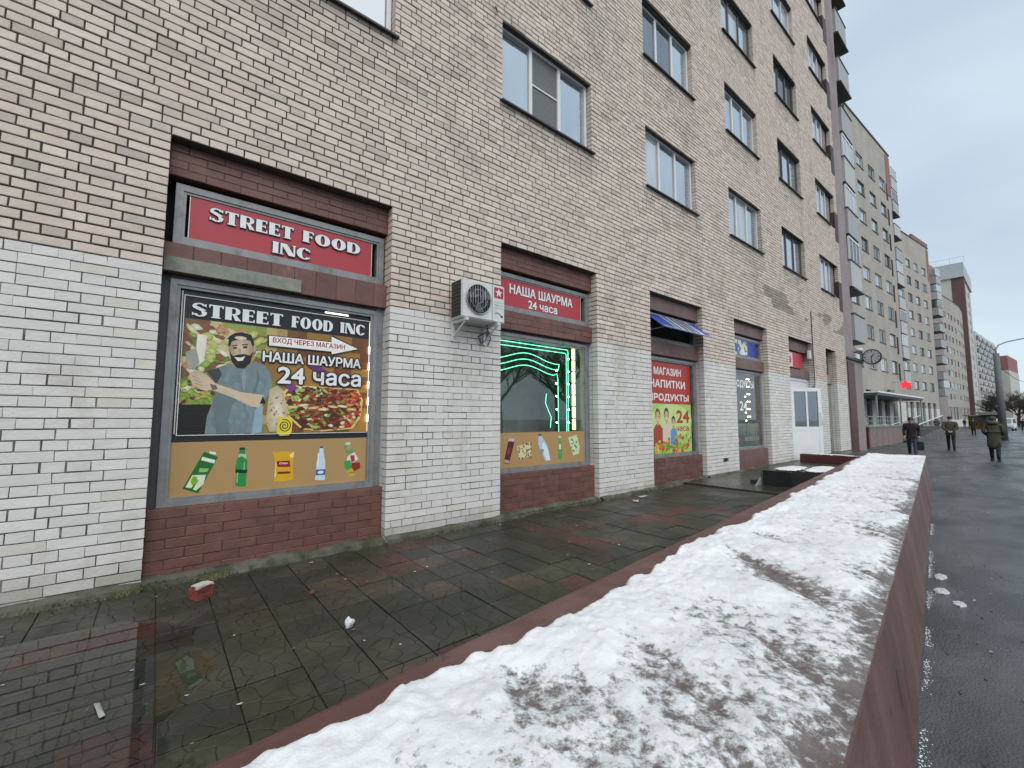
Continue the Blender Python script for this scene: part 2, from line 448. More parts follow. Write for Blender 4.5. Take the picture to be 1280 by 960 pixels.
def tile_mat(name, c1, c2):
    m = mat(name, c1, rough=0.52, var=0.35, scale=5, col2=c2, rvar=0.18, dirt=(0.018, 0.020, 0.013), dscale=1.3, dpos=(0.46, 0.66))
    nt = m.node_tree; L = nt.links; p = nt.nodes['Principled BSDF']
    geo = N(nt, 'ShaderNodeNewGeometry')
    ns = N(nt, 'ShaderNodeTexNoise'); ns.inputs['Scale'].default_value = 5; L.new(geo.outputs['Position'], ns.inputs['Vector'])
    wv = N(nt, 'ShaderNodeVectorMath', operation='MULTIPLY_ADD'); wv.inputs[1].default_value = (0.09, 0.09, 0.0)
    L.new(ns.outputs['Color'], wv.inputs[0]); L.new(geo.outputs['Position'], wv.inputs[2])
    vo = N(nt, 'ShaderNodeTexVoronoi', feature='DISTANCE_TO_EDGE', voronoi_dimensions='2D'); vo.inputs['Scale'].default_value = 9.5
    L.new(wv.outputs[0], vo.inputs['Vector'])
    mr = N(nt, 'ShaderNodeMapRange'); mr.inputs['From Max'].default_value = 0.045
    L.new(vo.outputs['Distance'], mr.inputs['Value'])
    nb = N(nt, 'ShaderNodeTexNoise'); nb.inputs['Scale'].default_value = 70; nb.inputs['Detail'].default_value = 5; L.new(geo.outputs['Position'], nb.inputs['Vector'])
    ad = N(nt, 'ShaderNodeMath', operation='MULTIPLY_ADD'); ad.inputs[1].default_value = 0.35
    L.new(nb.outputs['Fac'], ad.inputs[0]); L.new(mr.outputs[0], ad.inputs[2])
    bp = N(nt, 'ShaderNodeBump'); bp.inputs['Strength'].default_value = 0.7; bp.inputs['Distance'].default_value = 0.006
    L.new(ad.outputs[0], bp.inputs['Height']); L.new(bp.outputs['Normal'], p.inputs['Normal'])
    # groove filled with dark silt
    src = p.inputs['Base Color'].links[0].from_socket
    mx = N(nt, 'ShaderNodeMix', data_type='RGBA'); mx.inputs['A'].default_value = (0.012, 0.013, 0.009, 1)
    L.new(mr.outputs[0], mx.inputs['Factor']); L.new(src, mx.inputs['B']); L.new(mx.outputs['Result'], p.inputs['Base Color'])
    return m
TM = [tile_mat('grey_green_tile', (0.050, 0.048, 0.034), (0.036, 0.038, 0.022)), tile_mat('dark_tile', (0.034, 0.034, 0.028), (0.025, 0.027, 0.018)),
      tile_mat('red_tile', (0.078, 0.031, 0.024), (0.048, 0.028, 0.021)), tile_mat('brown_tile', (0.078, 0.052, 0.036), (0.05, 0.043, 0.03))]
T = 0.30
tile_mesh = []
for k in range(4):
    bm = bmesh.new(); bmesh.ops.create_cube(bm, size=1.0)
    for v in bm.verts: v.co = Vector((v.co.x * (T - 0.007), v.co.y * (T - 0.007), v.co.z * 0.03))
    bmesh.ops.bevel(bm, geom=[e for e in bm.edges if all(v.co.z > 0 for v in e.verts)], offset=0.0012, segments=1, affect='EDGES')
    me = bpy.data.meshes.new('tile'); bm.to_mesh(me); bm.free(); me.materials.append(TM[k]); tile_mesh.append(me)
rt = random.Random(5)
ntile = 0
rest = MB()
for i in range(-7, 26):
    for j in range(0, 10):
        cx = 0.39 + (i + 0.5) * T
        cy = -0.10 - (j + 0.5) * T
        if cx > 7.75: continue
        if cy - T * 0.5 < inner_y(cx) - 0.02: continue
        red = vnoise(cx * 1.15 + 3.1, cy * 1.6 + 8.2)
        r = rt.random()
        k = 2 if (r < 0.07 or (red > 0.70 and r < 0.5)) else (3 if r < 0.19 else (1 if r < 0.52 else 0))
        o = bpy.data.objects.new('tile', tile_mesh[k]); COL.objects.link(o); o.parent = terrace
        o.location = (cx, cy, zp(cx) - 0.015 + rt.uniform(-0.003, 0.003))
        o.rotation_euler = (rt.uniform(-0.006, 0.006), rt.uniform(-0.006, 0.006) - 0.0095 * (cx > 1.2), rt.uniform(-0.006, 0.006))
        ntile += 1
print('tiles', ntile)

# puddle over the near tiles (still water: mirrors the pier and the shop front)
pud = [(-2.2, -0.62), (-1.1, -0.70), (-0.55, -0.62), (-0.05, -0.66), (0.16, -0.82), (0.30, -1.02), (0.22, -1.32), (0.34, -1.62), (0.12, -2.0), (0.2, -2.4), (0.05, -2.86), (-2.2, -3.1)]
pts = []
for (x0, y0), (x1, y1) in zip(pud, pud[1:] + pud[:1]):
    for q in range(8):
        a = q / 8; x = x0 + (x1 - x0) * a; y = y0 + (y1 - y0) * a
        n1 = float(fbm(x * 5 + 3, y * 5 + 1, 3)) - 0.5
        pts.append((x + n1 * 0.16, y + n1 * 0.13, zp(0) + 0.0042))
b = MB(); b.poly(pts[::-1] if sum(p[0]*q[1]-q[0]*p[1] for p,q in zip(pts,pts[1:]+pts[:1]))<0 else pts)
tag(b.build('puddle', M['water']), 'shallow puddle mirroring the white pier and poster window', 'puddle', kind='structure')

# ================================================================== BUILDING A (brick block with the shops)
SP = [(0.0, 1.94), (3.465, 5.42), (6.92, 8.85), (10.34, 12.24), (13.75, 15.74)]
SLOT = (17.05, 18.15)
HEAD = 3.585
WCOL = [0.05, 3.48, 6.90, 10.33, 13.65]
WW = 1.87
W_SILL, W_HEAD, PITCH_Z = 5.60, 6.83, 2.62
LASTC = (16.97, 19.06)
holes = [(l, r, -1.0, HEAD, 0.38) for l, r in SP] + [(SLOT[0], SLOT[1], -1.0, HEAD, 0.3)]
for k in range(8):
    for c in WCOL + [-3.40]:
        holes.append((c, c + WW, W_SILL + k * PITCH_Z, W_HEAD + k * PITCH_Z, 0.13))
    holes.append((LASTC[0], LASTC[1], W_SILL + k * PITCH_Z, W_HEAD + k * PITCH_Z, 0.3))
ROOF_A = 27.4
XA0, XA1 = -14.0, 19.37
bldA = empty('apartment_building', (0, 0, 0))
tag(bldA, 'beige brick apartment block with white painted ground floor and street food shops', 'building')

def core_wall(name, x0, x1, z0, z1, holes, y, mats, zsplit, parent):
    e = 0.010
    H = [(a - e, c + e, d, f + 0.002, g) for a, c, d, f, g in holes]
    xs = sorted({x0, x1} | {v for h in H for v in h[:2] if x0 < v < x1})
    zs = sorted({z0, z1, zsplit} | {v for h in H for v in h[2:4] if z0 < v < z1})
    b = MB()
    for xa, xb in zip(xs[:-1], xs[1:]):
        for za, zb in zip(zs[:-1], zs[1:]):
            cx, cz = (xa + xb) / 2, (za + zb) / 2
            if any(h[0] < cx < h[1] and h[2] < cz < h[3] for h in H): continue
            b.poly([(xa, y, za), (xb, y, za), (xb, y, zb), (xa, y, zb)], 1 if cz < zsplit else 0)
    for a, c, d, f, g in H:
        d = max(d, z0)
        for xx, flip in ((a, 1), (c, 0)):
            zc = [d, min(f, zsplit), f] if d < zsplit < f else [d, f]
            for za, zb in zip(zc[:-1], zc[1:]):
                q = [(xx, y, za), (xx, y + g, za), (xx, y + g, zb), (xx, y, zb)]
                b.poly(q, 1 if (za + zb) / 2 < zsplit else 0)
        b.poly([(a, y, f), (c, y, f), (c, y + g, f), (a, y + g, f)], 0)
        b.poly([(a, y, d), (c, y, d), (c, y + g, d), (a, y + g, d)], 0)
    # the end wall, back and roof of the block
    b.poly([(x1, y, z0), (x1, 14, z0), (x1, 14, z1), (x1, y, z1)], 0)
    b.poly([(x0, y, z0), (x0, 14, z0), (x0, 14, z1), (x0, y, z1)], 0)
    b.poly([(x0, y, z1), (x1, y, z1), (x1, 14, z1), (x0, 14, z1)], 0)
    b.poly([(x0, 14, z0), (x1, 14, z0), (x1, 14, z1), (x0, 14, z1)], 0)
    return b.build(name, mats, parent)
ZW = 32 * 0.077
wallA = core_wall('brick_wall', XA0, XA1, -0.5, ROOF_A, holes, 0.012, [M['mortar'], M['mortar_paint']], ZW, bldA)

# --- the bricks, course by course: stretcher courses alternate with header courses
def course_z(k):
    return (k * 0.077, (k + 1) * 0.077) if k < 32 else (ZW + (k - 32) * 0.0747, ZW + (k - 31) * 0.0747)
BR = []     # x0,x1,z0,z1,depth,painted
rb = random.Random(21)
k = -2
VENTS = [(2.64, 2.77, 0.154, 0.231), (9.62, 9.75, 0.308, 0.385)]
while True:
    za, zb = course_z(k)
    if za > 17.6: break
    zc = (za + zb) / 2
    iv = [(-4.2, XA1)]
    for a, c, d, f, g in holes:
        if d < zc < f:
            nv = []
            for p, q in iv:
                if c <= p or a >= q: nv.append((p, q)); continue
                if a > p: nv.append((p, a))
                if c < q: nv.append((c, q))
            iv = nv
    head = (k % 2 == 1)
    painted = k < 32
    for p, q in iv:
        L_ = q - p
        if L_ < 0.02: continue
        unit = 0.13 if head else 0.26
        # joints measured back from the right-hand end of the interval, corners closed with a three-quarter bat
        js = [q]
        if head: js += [q - 0.13, q - 0.325]
        x = js[-1]
        while x - unit > p + 0.05:
            x -= unit * (1 if rb.random() > 0.04 else rb.choice((0.75, 1.5)))
            if x > p + 0.05: js.append(x)
        js = [j for j in js if j > p + 0.045] + [p]
        js = sorted(js)
        for a0, a1 in zip(js[:-1], js[1:]):
            if a1 - a0 < 0.03: continue
            if any(v[0] < (a0 + a1) / 2 < v[1] and v[2] < zc < v[3] for v in VENTS): continue
            gx = 0.0056
            if painted: gx = rb.choice((0.0004, 0.0008, 0.002, 0.0045, 0.0065))
            gz = 0.0063 if not painted else rb.choice((0.0025, 0.0038, 0.0048, 0.0058))
            e0 = 0 if a0 == p else gx; e1 = 0 if a1 == q else gx
            dep = 0.118 if (a0 == p and p > -4) else 0.034
            BR.append((a0 + e0, a1 - e1, za + gz, zb - gz, dep, painted, zc))
    k += 1
# project to find the bricks that show largest
def proj(P):
    d = P - np.array(CAM); zf = d @ np.array(F_)
    return 640 + 541.69 * (d @ np.array(R2)) / zf, 480 - 541.69 * (d @ np.array(U2)) / zf, zf
BRa = np.array([(q[0], q[1], q[2], q[3]) for q in BR])
def pr(ix, iz):
    P = np.stack([BRa[:, ix], np.zeros(len(BRa)), BRa[:, iz]], 1); return proj(P)
u0, v0, z0_ = pr(0, 2); u1, v1, z1_ = pr(1, 2); u2, v2, _ = pr(0, 3)
area = np.abs((u1 - u0) * (v2 - v0))
ok = (z0_ > 0.2) & (z1_ > 0.2) & (u0 > -8) & (u1 < 1280) & (v0 > 0) & (v0 < 960) & (v2 > 0)
area = np.where(ok, area, 0)
big = set(np.argsort(-area)[:300].tolist())

TINTS = [(0.60, 0.555, 0.505), (0.63, 0.585, 0.53), (0.56, 0.51, 0.46), (0.61, 0.56, 0.515), (0.53, 0.49, 0.445), (0.65, 0.615, 0.57), (0.595, 0.525, 0.48), (0.47, 0.445, 0.41)]
def brick_geo(q, rng):
    x0, x1, z0, z1, dep, painted, zc = q
    j = lambda s: rng.uniform(-s, s)
    y = j(0.0035) if not painted else 0.0045 + j(0.0015); b = 0.003 if not painted else 0.0012
    jx = 0.0022 if x0 > -4.19 else 0
    c = [(x0 + j(.0015), z0 + j(.0012)), (x1 + j(.0015), z0 + j(.0012)), (x1 + j(.0015), z1 + j(.0012)), (x0 + j(.0015), z1 + j(.0012))]
    sg = [(1, 1), (-1, 1), (-1, -1), (1, -1)]
    yy = [y + j(0.0012) for _ in range(4)]
    V = [(c[i][0] + sg[i][0] * b, yy[i], c[i][1] + sg[i][1] * b) for i in range(4)]
    V += [(c[i][0], yy[i] + b, c[i][1]) for i in range(4)]
    V += [(c[i][0], dep, c[i][1]) for i in range(4)]
    F = [(0, 1, 2, 3)] + [(4 + i, 4 + (i + 1) % 4, (i + 1) % 4, i) for i in range(4)] + [(8 + i, 8 + (i + 1) % 4, 4 + (i + 1) % 4, 4 + i) for i in range(4)]
    return V, F
def brick_col(q, rng):
    x0, x1, z0, z1, dep, painted, zc = q
    if painted:
        v = 0.675 + rng.uniform(-0.03, 0.03)
        # rising damp: the bottom courses keep less paint and more moss
        d = max(0.0, 1 - (zc + 0.02) / 0.17) * rng.uniform(0.2, 0.95) if zc < 0.15 else 0
        w = rng.random() < 0.05
        c = (v, v * 0.962, v * 0.928) if not w else (v * 0.95, v * 0.90, v * 0.82)
        return tuple(a * (1 - d) + g * d for a, g in zip(c, (0.13, 0.13, 0.075)))
    t = rng.choice(TINTS); s = rng.uniform(0.95, 1.07); t = tuple(.55 * a + .45 * g for a, g in zip(t, (0.60, 0.55, 0.50))); t = (t[0] * 1.06, t[1] * 1.0, t[2] * .955)
    if rng.random() < 0.06: s *= 0.80
    if any(c - .1 < (x0 + x1) / 2 < c + WW + .1 and 0 < (W_SILL + kk * PITCH_Z) - zc < .55 for c in WCOL for kk in range(4)): s *= rng.uniform(.80, 1.0)
    # soot marks on the bricks above the far shops
    if x0 > 11.5 and 4.25 < zc < 4.75 and float(fbm(x0 * 1.3 + 2, zc * 1.5, 2)) > .5: s *= .55
    return tuple(a * s for a in t)
Vs, Fs, Cs = {0: [], 1: []}, {0: [], 1: []}, {0: [], 1: []}
for i, q in enumerate(BR):
    V, F = brick_geo(q, rb); c = brick_col(q, rb)
    if i in big:
        cx, cz = (q[0] + q[1]) / 2, (q[2] + q[3]) / 2
        me = bpy.data.meshes.new('brick')
        me.from_pydata([(v[0] - cx, v[1], v[2] - cz) for v in V], [], F)
        ca = me.color_attributes.new('Col', 'FLOAT_COLOR', 'CORNER'); ca.data.foreach_set('color', (*c, 1) * (4 * len(F)))
        me.materials.append(M['brick_paint'] if q[5] else M['brick'])
        o = bpy.data.objects.new('brick', me); COL.objects.link(o); o.parent = wallA; o.location = (cx, 0, cz)
    else:
        g = 1 if q[5] else 0
        n0 = len(Vs[g])
        Vs[g].extend(V); Fs[g].extend([tuple(n0 + k_ for k_ in f) for f in F]); Cs[g].extend([c] * len(F))
# jamb bricks behind the corners of the shop openings
for (l, r) in SP + [SLOT]:
    k = -2
    while True:
        za, zb = course_z(k)
        if zb > HEAD: break
        painted = k < 32; g = 1 if painted else 0
        gz = 0.0055 if not painted else 0.003
        y0_, y1_ = (0.127, 0.375)
        segs = [(y0_, y1_)] if k % 2 == 0 else [(y0_, 0.245), (0.254, y1_)]
        for ya, yb in segs:
            c = brick_col((0, 0, za, zb, 0, painted, (za + zb) / 2), rb)
            x = r + rb.uniform(-0.002, 0.002)
            n0 = len(Vs[g])
            Vs[g].extend([(x, ya, za + gz), (x, yb, za + gz), (x, yb, zb - gz), (x, ya, zb - gz), (x + .02, ya, za + gz), (x + .02, yb, za + gz), (x + .02, yb, zb - gz), (x + .02, ya, zb - gz)])
            fs = [(0, 3, 2, 1), (0, 1, 5, 4), (2, 3, 7, 6), (1, 2, 6, 5), (3, 0, 4, 7)]
            Fs[g].extend([tuple(n0 + k_ for k_ in f) for f in fs]); Cs[g].extend([c] * 5)
        k += 1
for g, nm, mt in ((0, 'bare_bricks', M['brick']), (1, 'painted_bricks', M['brick_paint'])):
    o = np_mesh(nm, Vs[g], Fs[g], mt, wallA, col=Cs[g]); o['kind'] = 'stuff'
print('bricks', len(BR), 'single', len(big))

# far left / upper part of the same wall beyond the frame: brick pattern in the material
# plinth: rough concrete fillet along the foot of the piers
def fillet(name, x0, x1, y0, h, out, parent, m):
    n = max(2, int((x1 - x0) / 0.035)); b = MB(); rows = []
    for i in range(n + 1):
        x = x0 + (x1 - x0) * i / n
        e = float(fbm(x * 3.1 + 4, y0 * 7 + 2, 4)); e2 = float(fbm(x * 9 + 1, 3.3, 3))
        hh = h * (0.55 + 0.9 * e); oo = out * (0.5 + e2)
        zg = zp(x) - 0.03
        rows.append([(x, y0 + 0.02, zg + 0.03 + hh), (x, y0 - oo * 0.35, zg + 0.028 + hh * 0.95), (x, y0 - oo * 0.8, zg + 0.03 + hh * (0.35 + 0.4 * e2)), (x, y0 - oo, zg)])
    for a, c in zip(rows[:-1], rows[1:]):
        for i in range(3): b.poly([a[i], a[i + 1], c[i + 1], c[i]])
    return b.build(name, m, parent)
pe = [-7.0] + [v for s in SP for v in s]
for i in range(0, len(pe), 2):
    if i + 1 < len(pe): fillet('plinth', pe[i], pe[i + 1], 0.0, 0.055, 0.085, bldA, M['concrete'])
fillet('plinth', SP[4][1], XA1, 0.0, 0.05, 0.06, bldA, M['concrete'])

# --- red painted brickwork inside the openings
def redcol(rng):
    s = rng.uniform(0.88, 1.10); return (0.150 * s, 0.068 * s, 0.055 * s)
def red_band(name, x0, x1, z0, z1, y, ych, n, bricks, parent, lm=0.26, flare=False, soldier=False):
    if not bricks:
        bb = MB(); bb.bbox(x0 - .004, x1 + .004, y, y + 0.2, z0, z1, 0.006, col=(0.155, 0.085, 0.075))
        return bb.build(name, M['redbrick'], parent)
    bb = MB(); bb.box(x0 - .004, x1 + .004, y + 0.0045, y + 0.2, z0, z1)
    core = bb.build(name, M['redmortar'], parent)
    h = (z1 - z0) / n; rr = random.Random(int(x0 * 100 + z0 * 1000) + 5)
    for r_ in range(n):
        x = x0 - (0 if (soldier or r_ % 2 == 0) else lm / 2)
        while x < x1:
            a = max(x, x0); c = min(x + lm, x1)
            if c - a > 0.02:
                q = (a + .0025, c - .0025, z0 + r_ * h + .002, z0 + (r_ + 1) * h - .002, 0.05, 0, 0)
                V, F = brick_geo(q, rr)
                cx, cz = (q[0] + q[1]) / 2, (q[2] + q[3]) / 2
                m = MB(); m.faces([(v[0] - cx, v[1], v[2] - cz) for v in V], F, col=redcol(rr))
                m.build('brick', M['redbrick'], core, loc=(cx, y, cz))
            x += lm
    return core
for i, (l, r) in enumerate(SP[:4]):
    red_band('lintel', l, r, 3.30, 3.583, 0.115, 0, 4, i < 2, bldA)
    red_band('ledge', l, r, 2.455, 2.715, 0.115, 0, 1 if i == 0 else 3, i < 2, bldA, lm=0.20 if i == 0 else 0.26, soldier=(i == 0))
    red_band('sill_wall', l, r, zp(l) + 0.0, 0.505, 0.10, 0, 7, i < 3, bldA)
    fillet('plinth', l, r, 0.10, 0.05, 0.13, bldA, M['concrete'])
    one('recess_back', M['dark'], bldA, l - .004, r + .004, 0.30, 0.37, 2.70, 3.32)
red_band('lintel', SP[4][0], SP[4][1], 3.27, 3.583, 0.14, 0, 4, False, bldA)
red_band('ledge', SP[4][0], SP[4][1], 2.47, 2.72, 0.12, 0, 3, False, bldA)
b = MB(); b.bbox(0.005, 1.06, 0.088, 0.12, 2.462, 2.585, 0.004)
o = b.build('cement_patch', M['concrete_grey'], bldA); o['label'] = 'grey cement patch on the red ledge under the sign'

# --- frames of the sign bay and the shop window in each opening
def rect_frame(name, x0, x1, z0, z1, y0, y1, w, m, parent, inner=None):
    b = MB()
    b.box(x0, x1, y0, y1, z0, z0 + w); b.box(x0, x1, y0, y1, z1 - w, z1)
    b.box(x0, x0 + w, y0 + .001, y1, z0 + w, z1 - w); b.box(x1 - w, x1, y0 + .001, y1, z0 + w, z1 - w)
    if inner:
        d, g = inner
        x0 += w; x1 -= w; z0 += w; z1 -= w
        b.box(x0, x1, y0 + d, y1, z0, z0 + g); b.box(x0, x1, y0 + d, y1, z1 - g, z1)
        b.box(x0, x0 + g, y0 + d, y1, z0 + g, z1 - g); b.box(x1 - g, x1, y0 + d, y1, z0 + g, z1 - g)
    return b.build(name, m, parent)
for i, (l, r) in enumerate(SP[:4]):
    rect_frame('sign_frame', l + 0.055, r - 0.02, 2.725, 3.26, 0.165, 0.25, 0.055, M['frame'], bldA, (0.012, 0.022))
    wf = rect_frame('shop_window', l + 0.06, r - 0.075, 0.505, 2.42, 0.165, 0.25, 0.045, M['frame'], bldA, (0.012, 0.025))
    one('jamb_strip', M['concrete_grey'] if i else M['frame_dark'], bldA, l - .002, l + 0.062, 0.20, 0.27, 0.50, 2.46)
    one('jamb_strip', M['frame'], bldA, r - 0.077, r + .003, 0.185, 0.27, 0.50, 2.46)
    one('window_head', M['frame_dark'], bldA, l + 0.06, r - 0.075, 0.19, 0.27, 2.418, 2.465)
    yg = .225 if i in (0, 2) else .184; g = MB(); g.poly([(l + .1, yg, .555), (r - .115, yg, .555), (r - .115, yg, 2.37), (l + .1, yg, 2.37)]); g.build('pane', M['glass'], wf)
    # the room behind
    rm = MB(); x0, x1, y0, y1, z0, z1 = l - .3, r + .3, 0.27, 1.7, 0.3, 2.75
    rm.poly([(x0, y1, z0), (x1, y1, z0), (x1, y1, z1), (x0, y1, z1)]); rm.poly([(x0, y0, z0), (x0, y1, z0), (x0, y1, z1), (x0, y0, z1)])
    rm.poly([(x1, y0, z0), (x1, y1, z0), (x1, y1, z1), (x1, y0, z1)]); rm.poly([(x0, y0, z0), (x1, y0, z0), (x1, y1, z0), (x0, y1, z0)])
    rm.poly([(x0, y0, z1), (x1, y0, z1), (x1, y1, z1), (x0, y1, z1)])
    M['room'] = M.get('room') or mat('dim_shop_room', (0.26, 0.28, 0.25), rough=0.8, var=0.4, scale=2)
    rm.build('shop_room', M['room'], bldA)

# narrow slot at the end and the door bay
one('slot_back', M['frame_dark'], bldA, SLOT[0] - .004, SLOT[1] + .004, 0.24, 0.30, -0.3, 3.6)
one('slot_band', M['mauve'], bldA, SLOT[0], SLOT[1], 0.16, 0.26, 2.45, 2.75)
one('slot_sheet', M['concrete_grey'], bldA, SLOT[0] + .02, SLOT[1] - .02, 0.20, 0.245, 0.1, 2.45)
one('bay_back', M['dark'], bldA, SP[4][0] - .004, SP[4][1] + .004, 0.36, 0.40, -0.3, 3.3)

# --- flats: one window per opening, three panes
rw = random.Random(9)
def flat_window(parent, x0, x1, z0, z1, y, white, dark_sash=False, screen=None):
    fm = M['pvc'] if white else M['frame_dark']
    w = 0.055
    fr = rect_frame('window', x0 + .012, x1 - .012, z0 + .03, z1 - .01, y, y + 0.07, w, fm, parent)
    iw = (x1 - x0 - .024 - 2 * w); xa = x0 + .012 + w
    if white != 2:
        for q in (0.315, 0.66):
            one('mullion', fm, fr, xa + iw * q - 0.03, xa + iw * q + 0.03, y + .004, y + .06, z0 + .03 + w, z1 - .01 - w)
    cuts = [0, .315, .66, 1]
    for q in range(3):
        r_ = rw.random()
        gm = M['glassA'] if r_ < 0.6 else (M['glassB'] if r_ < 0.8 else M['glassC'])
        if screen == q: gm = M['mesh']
        one('pane', gm, fr, xa + iw * cuts[q] + .002, xa + iw * cuts[q + 1] - .002, y + .03, y + .034, z0 + .03 + w - .004, z1 - .01 - w + .004)
    if screen is not None:
        zz = z0 + (z1 - z0) * 0.52
        one('screen_bar', M['pvc'], fr, xa + iw * cuts[screen], xa + iw * cuts[screen + 1], y + .015, y + .028, zz - .012, zz + .012)
    s = MB(); s.faces([(x0 - .03, -.055, z0 - .012), (x1 + .03, -.055, z0 - .012), (x1 + .03, y + .02, z0 + .032), (x0 - .03, y + .02, z0 + .032),
                       (x0 - .03, -.055, z0 - .035), (x1 + .03, -.055, z0 - .035), (x1 + .03, y + .02, z0 - .004), (x0 - .03, y + .02, z0 - .004)],
                      [(0, 1, 2, 3), (0, 4, 5, 1), (4, 7, 6, 5), (0, 3, 7, 4), (1, 5, 6, 2)])
    s.build('sill', M['flash'], fr)
    one('head_flashing', M['flash'], fr, x0, x1, .045, .14, z1 - .03, z1 - .003)
    return fr
for k in range(8):
    for ci, c in enumerate(WCOL + [-3.40]):
        z0 = W_SILL + k * PITCH_Z; z1 = W_HEAD + k * PITCH_Z
        if ci == 5 and k > 2: continue
        white = not (ci == 4 and k < 3) and rw.random() > 0.15
        if ci in (0, 1, 2, 3) and k == 0: white = True
        flat_window(bldA, c, c + WW, z0, z1, 0.10, white, screen=1 if (ci == 1 and k == 0) else None)
    z0 = W_SILL + k * PITCH_Z; z1 = W_HEAD + k * PITCH_Z
    flat_window(bldA, LASTC[0], 18.42, z0, z1, 0.10, True)
    one('loggia_side', M['mauve'], bldA, 18.42, 19.0, 0.14, 0.32, z0 + .02, z1)
    one('loggia_post', M['darkbrown'], bldA, 18.98, 19.36, -0.012, 0.25, z0 - 0.45, z0 + 0.63)

